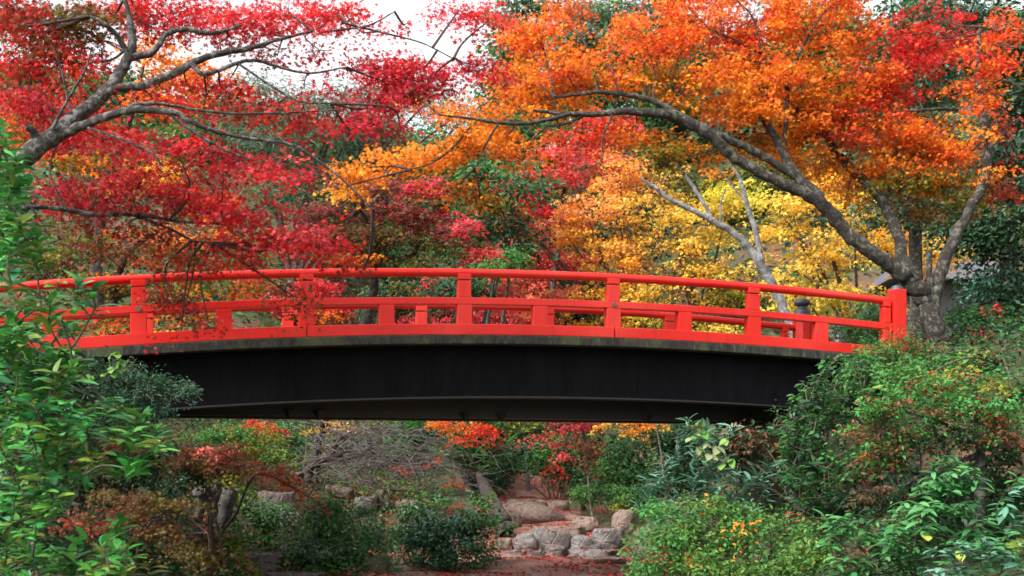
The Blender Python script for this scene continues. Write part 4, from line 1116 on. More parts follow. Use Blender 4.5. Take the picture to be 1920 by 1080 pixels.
# evergreens
def evergreen(label, base, blobs, seed, size=0.16, tpl='oval', trunk=None, bark='bark_dark', lai=2.6, mat='matt_leaf', name='evergreen_tree', group='evergreen trees behind the bridge', **kw):
    return tree(name, label, 'tree', base, trunk, blobs, size=size, tpl=tpl, seed=seed, bark=bark, mat=mat, lai=lai, group=group, auto_r=0.09, per=40, twigs=False, spray_r=4.0, **kw)
evergreen('pale green pine behind the tips of the red maple', (-7.5, 44), [(470, 165, 44, 50, 24, 1.4, 'pine sage'), (740, 175, 44, 50, 18, 1.2, 'pine sage green'), (810, 180, 44, 50, 18, 1.2, 'pine sage green'), (870, 205, 44, 50, 26, 1.2, 'pine green sage'), (925, 215, 44, 40, 24, 1.2, 'pine green'), (560, 190, 44, 60, 24, 1.5, 'pine sage'), (600, 185, 44, 50, 16, 1.2, 'pine sage'), (680, 190, 44, 50, 20, 1.2, 'pine sage green'), (620, 230, 44, 50, 30, 1.5, 'pine grey sage'), (590, 280, 44, 70, 34, 1.5, 'pine:2 sage grey'), (500, 250, 44, 60, 40, 1.5, 'pine grey'), (650, 160, 44, 50, 16, 1.2, 'pine sage', 1.6), (460, 200, 44, 60, 30, 1.5, 'grey pine', 1.6), (540, 340, 44, 90, 40, 1.8, 'pine sage green')], 51, 0.3, 'needle', lai=2.8)
evergreen('blue green broadleaf tree in the gap above the orange branches', (-4.9, 46), [(670, 260, 46, 50, 34, 1.5, 'sage blue pine'), (720, 270, 46, 40, 30, 1.5, 'green sage'), (700, 220, 46, 30, 30, 1.2, 'sage grey', 1.6), (680, 330, 46, 60, 40, 1.5, 'pine sage green'), (640, 390, 46, 70, 40, 1.5, 'green deep')], 52, 0.2)
evergreen('green conifer rising beside the white gap of sky', (0.0, 45), [(965, 50, 45, 34, 26, 1.2, 'green pine blue'), (960, 100, 45, 40, 34, 1.4, 'pine green'), (970, 160, 45, 40, 40, 1.5, 'pine deep'), (940, 30, 45, 20, 20, 0.8, 'pine'), (960, 230, 45, 50, 50, 1.5, 'pine green')], 53, 0.2, lai=2.4)
evergreen('grey green tree at the top between the orange clumps', (4.2, 48), [(1090, 20, 48, 40, 40, 1.6, 'grey sage pine'), (1140, 30, 48, 40, 46, 1.6, 'green sage lime'), (1190, 10, 48, 34, 40, 1.5, 'grey pine'), (1110, 90, 48, 60, 40, 1.6, 'sage green pine'), (1200, 110, 48, 60, 50, 1.6, 'pine deep'), (1080, 180, 48, 90, 60, 2, 'deep green')], 54, 0.2)
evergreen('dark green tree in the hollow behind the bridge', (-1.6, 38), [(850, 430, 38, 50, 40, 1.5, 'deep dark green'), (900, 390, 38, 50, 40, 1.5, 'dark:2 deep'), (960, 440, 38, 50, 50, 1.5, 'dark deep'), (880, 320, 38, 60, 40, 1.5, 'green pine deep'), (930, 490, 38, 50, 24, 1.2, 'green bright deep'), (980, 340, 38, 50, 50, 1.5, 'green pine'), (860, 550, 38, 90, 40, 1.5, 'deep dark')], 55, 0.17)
evergreen('bright green bush in the hollow left of the salmon tree', (-1.0, 34), [(960, 480, 34, 40, 22, 0.8, 'bright green leafg'), (930, 500, 34, 40, 16, 0.8, 'green leafg'), (760, 545, 34, 70, 30, 1, 'deep dark olive'), (700, 570, 34, 60, 40, 1, 'dark deep')], 56, 0.12, name='shrub')
evergreen('tall dark evergreen at the right edge of the picture', (10.6, 25), [(1880, 60, 25, 70, 70, 1.4, 'dark:2 deep'), (1900, 180, 25, 50, 70, 1.4, 'dark:3 deep'), (1890, 300, 25, 60, 70, 1.4, 'dark:3 deep blue'), (1890, 410, 25, 70, 60, 1.4, 'dark:3 deep'), (1820, 430, 25.5, 60, 50, 1.2, 'dark:3 deep'), (1880, 520, 25, 70, 60, 1.4, 'dark:2 deep blue'), (1800, 10, 25.5, 60, 40, 1.2, 'dark deep blue'), (1760, 120, 25.5, 50, 50, 1.2, 'deep dark blue'), (1910, 600, 25, 50, 50, 1.2, 'dark:3 deep')], 57, 0.13, trunk=[[(1900, 640, 25, 22), (1890, 450, 25, 18), (1880, 200, 25, 12), (1870, 40, 25, 6)]], lai=3.6, mat='gloss_leaf')
evergreen('dark evergreen with blue-green leaves behind the red branch ends', (9.0, 28), [(1680, 70, 28, 60, 50, 1.5, 'deep blue dark'), (1700, 20, 28, 60, 36, 1.4, 'pine deep'), (1650, 130, 28, 40, 30, 1.2, 'blue deep', 1.6), (1740, 160, 28, 60, 50, 1.4, 'dark deep'), (1700, 250, 28, 90, 50, 1.4, 'dark deep'), (1640, 280, 28, 40, 26, 1, 'blue deep'), (1740, 380, 28, 80, 50, 1.4, 'dark deep'), (1660, 390, 28, 50, 30, 1.2, 'deep dark')], 58, 0.14, trunk=[[(1720, 640, 28, 16), (1715, 400, 28, 13), (1700, 100, 28, 8), (1695, 20, 28, 4)]], lai=2.3, mat='gloss_leaf')
# the wooded hillside further back: trees one can still tell apart by their tops
rngh = np.random.default_rng(77)
hill = [(330, 420, 55, 'mid green broad tree on the hillside behind the low olive maple', 'green deep pine'), (120, 380, 52, 'rust and green hillside tree at the far left', 'rust olive green'), (760, 330, 62, 'light green hillside tree under the gap of sky', 'green sage pine'), (840, 290, 58, 'fresh green hillside tree right of the gap of sky', 'green leafg pine'),
        (1000, 250, 60, 'hillside tree behind the green conifer', 'deep pine'), (1250, 150, 58, 'high hillside tree behind the grey green tree', 'deep green pine'), (1400, 120, 60, 'high hillside tree behind the orange maple top', 'deep pine dark'), (1550, 150, 57, 'hillside tree behind the orange maple, right half', 'deep green dark'), (1650, 250, 52, 'hillside tree behind the leaning limb', 'deep dark'),
        (1200, 330, 54, 'hillside tree behind the pale orange tree', 'deep olive green'), (1380, 330, 50, 'hillside tree behind the forked pale trunk', 'deep olive moss'), (1550, 350, 48, 'hillside tree behind the golden yellow tree', 'deep olive dark'), (1800, 320, 45, 'dark hillside tree behind the forked trunks', 'dark deep'),
        (700, 470, 50, 'low green hillside tree behind the dark trunk', 'deep green dark'), (420, 540, 46, 'low hillside tree behind the left railing', 'deep moss green'), (1060, 420, 46, 'low dark hillside tree behind the salmon tree', 'dark deep')]
for i, (px, py, Y, lab, plt) in enumerate(hill):
    x = (px - CX) / FPX * Y
    bl = []
    for k in range(7):
        bl.append((px + rngh.normal(0, 55), py + rngh.uniform(-20, 190), Y + rngh.normal(0, 0.8), rngh.uniform(50, 85), rngh.uniform(36, 60), 2.0, plt, 2.2))
    evergreen(lab, (x, Y), bl, 100 + i, 0.26, 'oval', trunk=[[(px, py + 260, Y, 9), (px + 5, py + 100, Y, 7), (px, py + 10, Y, 3)]], group='trees on the wooded hillside')

rngh = np.random.default_rng(79)
for i in range(30):
    px = -60 + 2040 * (i + 0.5) / 30 + rngh.normal(0, 20)
    Y = rngh.uniform(58, 76)
    top = (rngh.uniform(190, 250) if px > 380 else rngh.uniform(120, 240)) if px < 940 else rngh.uniform(-60, 60)
    hgt = HY - (GZ((px - CX) / FPX * Y, Y) - CZ) / Y * FPX - top
    bl = [(px + rngh.normal(0, 26) * (0.5 + k / 5), top + 36 + (hgt - 60) * k / 7, Y + rngh.normal(0, 0.6), 30 + 7 * k + rngh.uniform(-6, 10), 32 + 3 * k, 1.8, rngh.choice(['deep green pine', 'pine sage deep', 'green deep moss', 'deep dark green', 'olive green deep']), 2.4) for k in range(7)]
    evergreen('green hillside tree mostly hidden behind the autumn crowns', ((px - CX) / FPX * Y, Y), bl, 150 + i, 0.34, 'oval', trunk=[[(px, top + hgt - 20, Y, 8), (px + 4, top + hgt * 0.5, Y, 6), (px, top + 15, Y, 2)]], group='hillside trees mostly hidden by nearer crowns')

def undergrowth(name, label, n, x0, x1, y0, y1, seed, palette, size, keep):
    rng = np.random.default_rng(seed)
    x = rng.uniform(x0, x1, n); y = rng.uniform(y0, y1, n)
    k = keep(x, y) & (np.sin(x * 0.9 + y * 0.5) + np.sin(y * 1.1 - x * 0.7) + rng.normal(0, 0.8, n) > -0.9)
    x, y = x[k], y[k]; n = len(x)
    cols, w = pal(palette)
    h = rng.random(n) ** 1.5 * (0.35 + 0.25 * np.sin(x * 1.9 + y * 1.3))
    pos = np.stack([x, y, ground_z(x, y) + np.maximum(h, 0.01)], 1)
    a = rng.uniform(0, 6.28, n)
    fw = np.stack([np.cos(a), np.sin(a), rng.uniform(-0.2, 0.9, n)], 1)
    nm = np.stack([rng.normal(0, 0.6, n), rng.normal(-0.5, 0.6, n), np.ones(n)], 1)
    o = leaf_mesh(name, None, pos, fw, nm, size * rng.uniform(0.6, 1.4, n), cols[rng.choice(len(cols), n, p=w)] * rng.uniform(0.6, 1.25, (n, 1)), 'oval', M['matt_leaf'])
    return tag(o, label, 'undergrowth', kind='stuff')
undergrowth('undergrowth', 'dark green ground cover over the wooded slope behind the bridge', 60000, -22, 24, 37, 76, 301, 'deep:2 dark:2 green olive brown', 0.3, lambda x, y: np.abs(x) < y * 0.44)
undergrowth('undergrowth', 'green ground cover on the right bank below the maple', 40000, 2.6, 12, 11.5, 26, 302, 'deep:2 green dark:2 rust:0.5', 0.09, lambda x, y: (x > 3.0 + 0.25 * np.sin(y)) & (x < y * 0.46))
undergrowth('undergrowth', 'dark green ground cover on the left bank', 30000, -11, -2.6, 12, 33, 303, 'deep:2 dark:2 green rust brown', 0.09, lambda x, y: (x < -3.4 - 0.05 * (y - 20)) & (x > -y * 0.46))

undergrowth('undergrowth', 'green low plants carpeting the banks beyond the bridge', 26000, -8, 7, 29, 41, 304, 'deep:2 green:2 dark moss olive', 0.11, lambda x, y: (x < -1.9) | (x > 2.4) | (y > 37))
# grey tiled house far behind the forked trunk
hx, hy = 12.2, 36.0
hz = GZ(hx, hy)
zt = P(1800, 498, hy).z
house = thing('garden_house', 'grey garden house with tiled roof half hidden behind the forked trunk', 'house', (hx, hy, hz))
def box(name, a, b, mat, parent, bev=0.0):
    bm = bmesh.new()
    vv = [bm.verts.new((x, y, z)) for x in (a[0], b[0]) for y in (a[1], b[1]) for z in (a[2], b[2])]
    for fc in ((0, 1, 3, 2), (4, 6, 7, 5), (0, 4, 5, 1), (2, 3, 7, 6), (1, 5, 7, 3), (0, 2, 6, 4)):
        bm.faces.new([vv[k] for k in fc])
    return bm_obj(name, bm, mat, parent, bev)
box('wall', (hx - 1.6, hy - 1, hz - 0.3), (hx + 1.6, hy + 1, zt - 0.62), 'plaster', house)
bm = bmesh.new()
vv = [bm.verts.new(q) for q in ((hx - 2, hy - 1.5, zt - 0.6), (hx + 2, hy - 1.5, zt - 0.6), (hx + 2, hy + 1.5, zt - 0.6), (hx - 2, hy + 1.5, zt - 0.6), (hx - 1.4, hy, zt + 0.1), (hx + 1.4, hy, zt + 0.1))]
for fc in ((0, 1, 5, 4), (2, 3, 4, 5), (1, 2, 5), (3, 0, 4), (3, 2, 1, 0)):
    bm.faces.new([vv[k] for k in fc])
bm_obj('roof', bm, 'tile', house)

# ------------------------------------------------------------------ under the bridge, far bank
wt = tree('bare_tree', 'bare weeping tree with reddish trunk and a mass of drooping grey twigs', 'tree', (-4.7, 30.5),
  [[(577, 905, 30.5, 9), (580, 880, 30.5, 9.5), (600, 862, 30.4, 9), (625, 858, 30.3, 7.5), (660, 840, 30.2, 5)], [(610, 862, 30.4, 5), (640, 862, 30.2, 4.5), (690, 850, 30, 3)], [(620, 858, 30.3, 5), (640, 820, 30.3, 3.5), (690, 790, 30.3, 2.5)],
   [(690, 842, 30, 2.5), (740, 868, 29.8, 2.2), (800, 868, 29.7, 1.8), (850, 878, 29.6, 1.4), (895, 890, 29.5, 1)], [(640, 822, 30.3, 2.5), (720, 800, 30.2, 2), (800, 810, 30, 1.5)], [(650, 840, 30.2, 3), (690, 905, 29.9, 2), (790, 925, 29.7, 1.4)]],
  [(745, 873, 29.6, 14, 5, 0.2, 'red pink', 1.2), (780, 872, 29.6, 14, 5, 0.2, 'red pink', 1.2), (840, 905, 29.6, 14, 6, 0.2, 'orange amber', 1.0), (820, 860, 29.6, 6, 4, 0.1, 'verm', 1.0), (640, 800, 30.2, 60, 16, 0.6, 'peach amber salmon', 0.3)], size=0.075, seed=61, bark='twig', twig='twig_grey', twigs=False)
rngt = np.random.default_rng(62)
VV, FF = [], []
for i in range(520):
    t = rngt.random()
    sx = 585 + 260 * t + rngt.normal(0, 40)
    sy = 780 + 120 * rngt.random() + 14 * t
    Y = 30.2 + rngt.normal(0, 0.7)
    L = rngt.uniform(25, 130)
    a = rngt.choice([-1, 1], p=[0.3, 0.7])
    e = rngt.normal(0.05, 0.6)
    pts = [(sx, sy, Y, rngt.uniform(0.5, 1.3))]
    for q in range(4):
        e += rngt.normal(0.12, 0.28)
        pts.append((pts[-1][0] + a * L / 4 * math.cos(e), min(940, pts[-1][1] + L / 4 * math.sin(e)), Y + rngt.normal(0, 0.15), pts[0][3] * (1 - 0.2 * (q + 1))))
    p, r = limb_path(pts, 2, 0.8, rngt)
    tube_into(VV, FF, p, np.maximum(r, 0.004), 3)
np_mesh('drooping_twigs', np.vstack(VV), np.vstack(FF), M['twig_grey'], wt, smooth=True)['kind'] = 'stuff'

def blades(name, label, base, clumps, seed, n, L, cols, mat='matt_leaf', cat='grass clump', w='lance', group=None):
    """tufts of long blades rising and arching from a centre."""
    rng = np.random.default_rng(seed)
    root = thing(name, label, cat, (base[0], base[1], GZ(*base)), group)
    cs, wts = pal(cols)
    pos, fw, nm, sz, col = [], [], [], [], []
    for (px, py, Y, rx, ry) in clumps:
        for k in range(n):
            u, v = rng.normal(0, 0.5, 2)
            q = np.array(P(px + rx * u, py + ry * v, Y + rng.normal(0, 0.3)))
            a = rng.uniform(0, 6.28)
            pos.append(q); fw.append([math.cos(a) * 0.6, math.sin(a) * 0.6, rng.uniform(-0.3, 1.4)])
            nm.append([math.cos(a + 3.1), math.sin(a + 3.1), 0.6]); sz.append(L * rng.uniform(0.6, 1.3))
            col.append(cs[rng.choice(len(cs), p=wts)] * rng.uniform(0.7, 1.25))
    VV, FF = [], []
    for (px, py, Y, rx, ry) in clumps:
        e = np.array(P(px, py, Y))
        p = catmull([np.array([base[0], base[1], GZ(*base) - 0.05]), (e + np.array([base[0], base[1], GZ(*base)])) / 2 + np.array([0.05, 0, 0]), e], 4)
        tube_into(VV, FF, p, np.full(len(p), 0.02), 5)
    np_mesh('stems', np.vstack(VV), np.vstack(FF), M['stem'], root)
    leaf_mesh('blades', root, np.array(pos), np.array(fw), np.array(nm), np.array(sz), np.array(col), w, M[mat])
    return root
blades('bamboo_grass', 'bright green arching bamboo grass clump left of the slender trunk', (-0.8, 34), [(885, 835, 33, 34, 34), (860, 850, 33, 26, 24), (905, 860, 33, 26, 26), (890, 805, 33, 34, 16)], 63, 260, 0.55, 'leafg:2 bright green', group='bamboo grass under the bridge')
blades('bamboo_grass', 'darker green bamboo grass clump behind the bare twigs', (-2.4, 35), [(790, 815, 34.5, 40, 22), (760, 840, 34.5, 30, 20), (830, 800, 34.5, 26, 18)], 64, 220, 0.5, 'green:2 leafg deep', group='bamboo grass under the bridge')
tree('slender_tree', 'slender pale trunk with sparse yellow green leaves in the middle under the bridge', 'tree', (0.45, 36),
  [[(990, 905, 36, 5), (988, 860, 36, 4.6), (984, 820, 36, 4.2), (982, 770, 36, 3.6), (985, 700, 36, 3)]],
  [(960, 800, 36, 40, 10, 0.6, 'moss lime green', 0.8), (955, 825, 36, 30, 6, 0.6, 'moss lime', 0.9), (1000, 790, 36, 26, 14, 0.5, 'green moss', 0.8)], size=0.12, tpl='star', seed=65, bark='bark_pale')
tree('maple_tree', 'red maple spray hanging just under the bridge in front of the bamboo grass', 'maple', (-0.7, 29.8),
  [[(905, 900, 29.4, 2), (880, 850, 29.1, 1.9), (850, 800, 28.7, 1.8), (860, 788, 28.3, 1.6), (900, 812, 28.2, 1.8)], [(900, 812, 28.2, 1.6), (950, 848, 28.1, 1.2)]],
  [(890, 805, 28.2, 34, 12, 0.4, 'red:3 verm', 2.2), (905, 820, 28.2, 26, 10, 0.4, 'red:2 verm', 2), (850, 797, 28.3, 34, 8, 0.4, 'verm orange red'), (880, 825, 28.2, 24, 5, 0.3, 'verm:2 red'), (835, 788, 28.4, 30, 8, 0.4, 'amber orange')], size=0.085, seed=66, bark='twig')
tree('maple_tree', 'crimson weeping maple hanging beneath the bridge right of the slender trunk', 'maple', (1.75, 32),
  [[(1100, 900, 31, 5), (1095, 820, 31, 4), (1080, 780, 30.8, 3.5), (1055, 770, 30.6, 3)], [(1080, 780, 30.8, 3), (1060, 830, 30.4, 2), (1035, 890, 30.2, 1.2)]],
  [(1050, 800, 30.5, 30, 12, 0.6, 'pink:2 crim:2'), (1025, 820, 30.4, 26, 12, 0.5, 'crim pink:2'), (1065, 825, 30.4, 24, 14, 0.5, 'crim:2 maroon pink'), (1050, 850, 30.4, 16, 16, 0.4, 'crim:2 pink'), (1040, 880, 30.3, 10, 16, 0.3, 'crim red', 2), (1095, 800, 30.6, 24, 14, 0.5, 'crim maroon brick', 1.6), (1075, 790, 30.6, 40, 10, 0.5, 'crim pink')], size=0.10, seed=67, bark='twig', tpl='star', lai=1.5)
tree('maple_tree', 'golden orange branch ends just under the bridge at right', 'maple', (3.9, 30),
  [[(1245, 900, 30, 2.2), (1236, 830, 30, 2.0), (1220, 775, 30, 2), (1180, 770, 30, 2)]],
  [(1130, 796, 30, 26, 6, 0.4, 'gold:2 amber'), (1190, 796, 30, 26, 8, 0.4, 'amber:2 gold orange'), (1170, 812, 30, 22, 5, 0.4, 'amber gold'), (1205, 785, 30, 30, 6, 0.4, 'orange amber'), (1240, 797, 30, 10, 5, 0.2, 'gold', 1.5)], size=0.10, seed=68, bark='twig_grey', tpl='star')
tree('shrub', 'narrow brown-red shrub on a thin stem right of the crimson weeping maple', 'shrub', (1.9, 29.5),
  [[(1105, 930, 29.5, 2.5), (1102, 890, 29.5, 2)]], [(1105, 850, 29.5, 14, 18, 0.3, 'rust:2 brown'), (1107, 830, 29.5, 14, 12, 0.3, 'rust brown'), (1103, 872, 29.5, 12, 12, 0.3, 'rust brown')], size=0.10, seed=69, bark='twig_grey', tpl='star', lai=3)
def shrub(label, base, blobs, seed, size=0.07, tpl='oval', mat='matt_leaf', lai=2.6, bark='stem', cat='shrub', name='shrub', group=None, **kw):
    return tree(name, label, cat, base, None, blobs, size=size, tpl=tpl, seed=seed, mat=mat, lai=lai, bark=bark, group=group, auto_r=0.02, twigs=False, spray_r=2.6, flat=0.35, **kw)
gu = 'green shrubs on the banks under the bridge'
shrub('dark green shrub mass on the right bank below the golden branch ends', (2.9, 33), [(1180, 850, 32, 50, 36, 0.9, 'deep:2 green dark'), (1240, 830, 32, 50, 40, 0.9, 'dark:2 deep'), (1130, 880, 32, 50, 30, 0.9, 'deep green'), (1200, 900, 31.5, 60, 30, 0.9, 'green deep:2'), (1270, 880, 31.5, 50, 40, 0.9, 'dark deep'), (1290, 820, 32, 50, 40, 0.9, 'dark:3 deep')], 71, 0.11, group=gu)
shrub('mid green shrub above the reddish bank rock', (2.4, 29.5), [(1130, 930, 29.5, 40, 18, 0.6, 'green:2 deep leafg'), (1180, 930, 29.5, 40, 20, 0.6, 'green deep'), (1090, 915, 29.8, 30, 16, 0.5, 'green deep bright'), (1165, 945, 29, 16, 10, 0.3, 'lime moss')], 72, 0.09, group=gu)
shrub('deep green shrub behind the crimson weeping maple', (1.1, 34), [(1020, 850, 34, 50, 36, 0.8, 'green:2 deep'), (1060, 890, 34, 50, 30, 0.8, 'green deep:2'), (1090, 840, 34.5, 50, 40, 0.8, 'deep green'), (1010, 810, 35, 60, 30, 0.8, 'deep dark moss'), (950, 860, 35.5, 40, 30, 0.8, 'dark deep'), (930, 905, 34.5, 30, 20, 0.6, 'deep blue green')], 73, 0.12, group=gu)
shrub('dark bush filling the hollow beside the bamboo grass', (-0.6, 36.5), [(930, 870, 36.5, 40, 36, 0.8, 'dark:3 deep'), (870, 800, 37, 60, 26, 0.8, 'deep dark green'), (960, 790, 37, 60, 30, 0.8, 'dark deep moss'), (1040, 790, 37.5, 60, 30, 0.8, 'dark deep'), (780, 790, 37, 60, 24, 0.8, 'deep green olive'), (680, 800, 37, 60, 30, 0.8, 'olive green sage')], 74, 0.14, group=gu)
shrub('round clipped green bush under the left half of the bridge', (-5.8, 33), [(535, 815, 33, 34, 20, 0.7, 'green:2 leafg deep'), (545, 840, 33, 34, 18, 0.6, 'green deep')], 75, 0.09, group=gu)
shrub('yellow green shrub left of the bare weeping tree', (-5.2, 26.5), [(480, 830, 26.5, 50, 26, 0.7, 'moss:2 lime bright'), (510, 855, 26.3, 40, 20, 0.6, 'lime:2 bright'), (440, 810, 26.6, 50, 20, 0.6, 'bright leafg lime'), (400, 812, 26.6, 50, 18, 0.6, 'bright green')], 76, 0.08, group=gu)
tree('maple_tree', 'small red and orange maple peeping under the left end of the bridge', 'maple', (-6.1, 29), None, [(475, 805, 29, 34, 14, 0.5, 'red:2 verm orange'), (440, 808, 29, 26, 12, 0.4, 'orange amber verm'), (510, 800, 29, 22, 10, 0.4, 'red orange'), (500, 848, 28.6, 12, 6, 0.2, 'orange verm', 1.6), (585, 800, 30, 10, 6, 0.2, 'gold', 1.5)], size=0.09, seed=77, bark='twig', lai=2.4)
shrub('round green shrub with serrated leaves at the lower edge, left of the stream', (-2.9, 20.2), [(640, 965, 20.2, 70, 36, 0.7, 'leafg:2 sage:2 green'), (590, 1010, 20, 56, 40, 0.7, 'leafg sage:2 green'), (680, 1010, 19.9, 50, 44, 0.7, 'leafg sage green'), (620, 1050, 19.6, 70, 40, 0.7, 'sage green blue'), (640, 1085, 19.4, 90, 30, 0.6, 'leafg sage green'), (690, 1060, 19.5, 50, 40, 0.5, 'leafg sage green'), (560, 1050, 19.8, 34, 40, 0.6, 'green sage')], 78, 0.085, group=gu, mat='gloss_leaf', lai=3.4)
shrub('darker spreading shrub right of the round green shrub', (-1.6, 22.0), [(800, 965, 22, 60, 26, 0.6, 'green:2 blue sage'), (870, 975, 22, 50, 30, 0.6, 'green blue sage'), (780, 1010, 21.8, 46, 34, 0.6, 'deep:2 blue'), (880, 1010, 21.7, 46, 26, 0.6, 'blue green deep'), (900, 950, 22.2, 24, 20, 0.4, 'bright leafg moss'), (800, 1035, 21.3, 50, 24, 0.4, 'deep green blue'), (880, 1035, 21.3, 46, 20, 0.4, 'green deep blue'), (760, 950, 22, 40, 14, 0.4, 'green sage', 1.6), (930, 985, 21.9, 26, 18, 0.3, 'leafg green', 1.6), (740, 1000, 21.8, 30, 16, 0.3, 'green blue', 1.6), (850, 935, 22.1, 40, 12, 0.3, 'leafg sage', 1.4), (840, 975, 21.8, 70, 30, 0.5, 'green sage deep'), (830, 1000, 21.6, 50, 24, 0.5, 'deep blue')], 79, 0.08, group=gu, mat='gloss_leaf', lai=2.5)
shrub('soft green bush below the long flat grey rock', (-4.4, 22.5), [(470, 960, 22.5, 50, 26, 0.6, 'green sage deep'), (520, 970, 22.5, 46, 26, 0.6, 'sage green'), (440, 1000, 22.4, 44, 22, 0.5, 'green deep'), (490, 1000, 22.3, 44, 20, 0.5, 'deep green'), (455, 925, 22.6, 34, 22, 0.5, 'moss green')], 80, 0.08, group=gu)
shrub('light green low bush beside the thin stems of the lace-leaf maple', (-4.2, 18.2), [(420, 1030, 18.2, 34, 26, 0.4, 'bright:2 lime moss'), (450, 1060, 18, 30, 18, 0.4, 'bright moss'), (400, 1065, 18, 40, 20, 0.4, 'green moss')], 81, 0.07, group=gu)
tree('maple_tree', 'bright red sprig sloping above the round green shrub', 'maple', (-4.9, 21),
  [[(445, 960, 20.5, 3), (470, 900, 20.2, 2.6), (500, 890, 20, 2.2), (550, 915, 19.8, 1.6), (605, 948, 19.6, 1)]],
  [(500, 885, 20, 22, 8, 0.3, 'red:2 verm pink', 2), (530, 902, 19.9, 26, 8, 0.3, 'verm:2 red', 2.2), (565, 920, 19.8, 18, 6, 0.2, 'verm red', 2), (598, 943, 19.6, 12, 6, 0.2, 'verm:2 red', 2), (590, 915, 19.8, 16, 5, 0.2, 'verm orange', 1.6), (525, 880, 20, 14, 5, 0.2, 'pink red', 1.5)], size=0.075, seed=82, bark='twig')

# weathered split stump with three pale props
st = thing('tree_stump', 'weathered pale split stump standing among the shrubs on the left bank', 'stump', (-4.75, 21.2, GZ(-4.75, 21.2)))
rngs = np.random.default_rng(90)
for spec in ([(372, 1010, 21.2, 5), (374, 970, 21.2, 8), (378, 925, 21.2, 14), (380, 915, 21.2, 14)], [(398, 1060, 21.3, 4), (397, 990, 21.3, 8), (402, 930, 21.3, 13), (404, 905, 21.3, 12)], [(408, 1050, 21.1, 5), (412, 1000, 21.1, 9), (428, 940, 21.1, 15), (436, 914, 21.1, 14)]):
    p, r = limb_path(spec, 5, 0.08, rngs)
    VV, FF = [], []
    tube_into(VV, FF, p, r, 9, rngs, 0.10)
    V = np.vstack(VV); Fq = np.vstack(FF)
    np_mesh('split_trunk', V, Fq, M['stump'], st, smooth=True)

# ------------------------------------------------------------------ lace-leaf maples and hedge on the left
tree('maple_tree', 'umbrella-shaped lace-leaf maple, rust on top and olive below, on thin stems', 'maple', (-4.3, 16.8),
  [[(398, 1075, 16.6, 5), (396, 1000, 16.5, 4.5), (392, 930, 16.4, 4), (388, 890, 16.3, 3.5)], [(425, 1075, 16.6, 3.5), (412, 1010, 16.5, 3), (396, 930, 16.4, 2.4)], [(390, 900, 16.3, 2.5), (430, 880, 16.2, 2), (470, 868, 16.2, 1.4)], [(390, 895, 16.3, 2.5), (340, 870, 16.3, 2), (280, 858, 16.3, 1.4)]],
  [(390, 845, 16.2, 80, 18, 0.6, 'rust:3 brown:2 salmon', 2.6), (330, 850, 16.3, 60, 18, 0.6, 'rust:2 brown:2 olive', 2.4), (440, 862, 16.2, 56, 16, 0.5, 'brown:2 rust olive', 2.4), (390, 875, 16.2, 80, 16, 0.5, 'olive:3 brown moss', 2.4), (300, 868, 16.3, 50, 14, 0.5, 'brown olive rust', 2), (430, 888, 16.2, 40, 14, 0.4, 'olive moss', 2)],
  size=0.06, seed=91, bark='twig', flat=0.1, tilt=0.35, droop=0.5)
tree('maple_tree', 'low olive brown lace-leaf maple drooping over the leaf litter', 'maple', (-4.6, 14.0),
  [[(250, 1100, 13.6, 5), (262, 1000, 13.5, 4.5), (270, 940, 13.4, 4)], [(265, 980, 13.5, 3), (330, 960, 13.4, 2.5), (390, 1000, 13.3, 1.5)], [(262, 980, 13.5, 3), (190, 960, 13.4, 2.5)]],
  [(240, 930, 13.4, 70, 20, 0.5, 'olive:3 brown:2', 2.5), (310, 940, 13.4, 60, 20, 0.5, 'olive:3 brown', 2.5), (200, 960, 13.4, 70, 24, 0.5, 'rust:2 brown:2 olive', 2.4), (290, 975, 13.4, 55, 22, 0.5, 'olive:3 brown brown', 2.5), (335, 1025, 13.3, 40, 18, 0.5, 'olive:3 brown brown', 2.4), (380, 1045, 13.3, 36, 26, 0.4, 'olive', 1.8), (170, 1000, 13.4, 50, 20, 0.4, 'rust:2 brick', 2), (150, 980, 13.5, 50, 20, 0.4, 'brick rust', 2)],
  size=0.055, seed=92, bark='twig', flat=0.1, tilt=0.35, droop=0.6)
tree('maple_tree', 'rust red lace-leaf maple half hidden behind the glossy green shrub', 'maple', (-5.4, 15.0), None,
  [(180, 835, 14.6, 110, 16, 0.5, 'rust:3 brick:2', 2.2), (120, 850, 14.6, 80, 20, 0.5, 'brick rust:2', 2), (230, 820, 14.7, 80, 14, 0.5, 'rust:2 brown salmon', 2), (180, 870, 14.6, 100, 14, 0.5, 'rust brown', 1.8)], size=0.06, seed=93, bark='twig', flat=0.1, tilt=0.35)
shrub('dark evergreen hedge behind the lace-leaf maples', (-4.8, 15.4), [(330, 900, 16.2, 60, 26, 0.5, 'dark:2 deep', 2.4), (250, 880, 15.2, 60, 40, 0.4, 'dark:2 deep', 2.6), (180, 900, 15.2, 60, 50, 0.4, 'dark:2 deep', 2.6), (380, 900, 18.0, 40, 26, 0.5, 'dark deep blue'), (290, 960, 15.4, 60, 46, 0.4, 'dark deep blue', 2.6), (220, 1010, 15.2, 70, 50, 0.4, 'dark deep', 2.4), (300, 960, 16.5, 40, 40, 0.5, 'blue deep sage'), (320, 1040, 16, 50, 34, 0.4, 'deep blue'), (280, 830, 15.0, 50, 26, 0.3, 'dark deep', 2.4), (210, 820, 15.0, 60, 40, 0.3, 'dark:2 deep', 2.4)], 94, 0.075, mat='gloss_leaf')
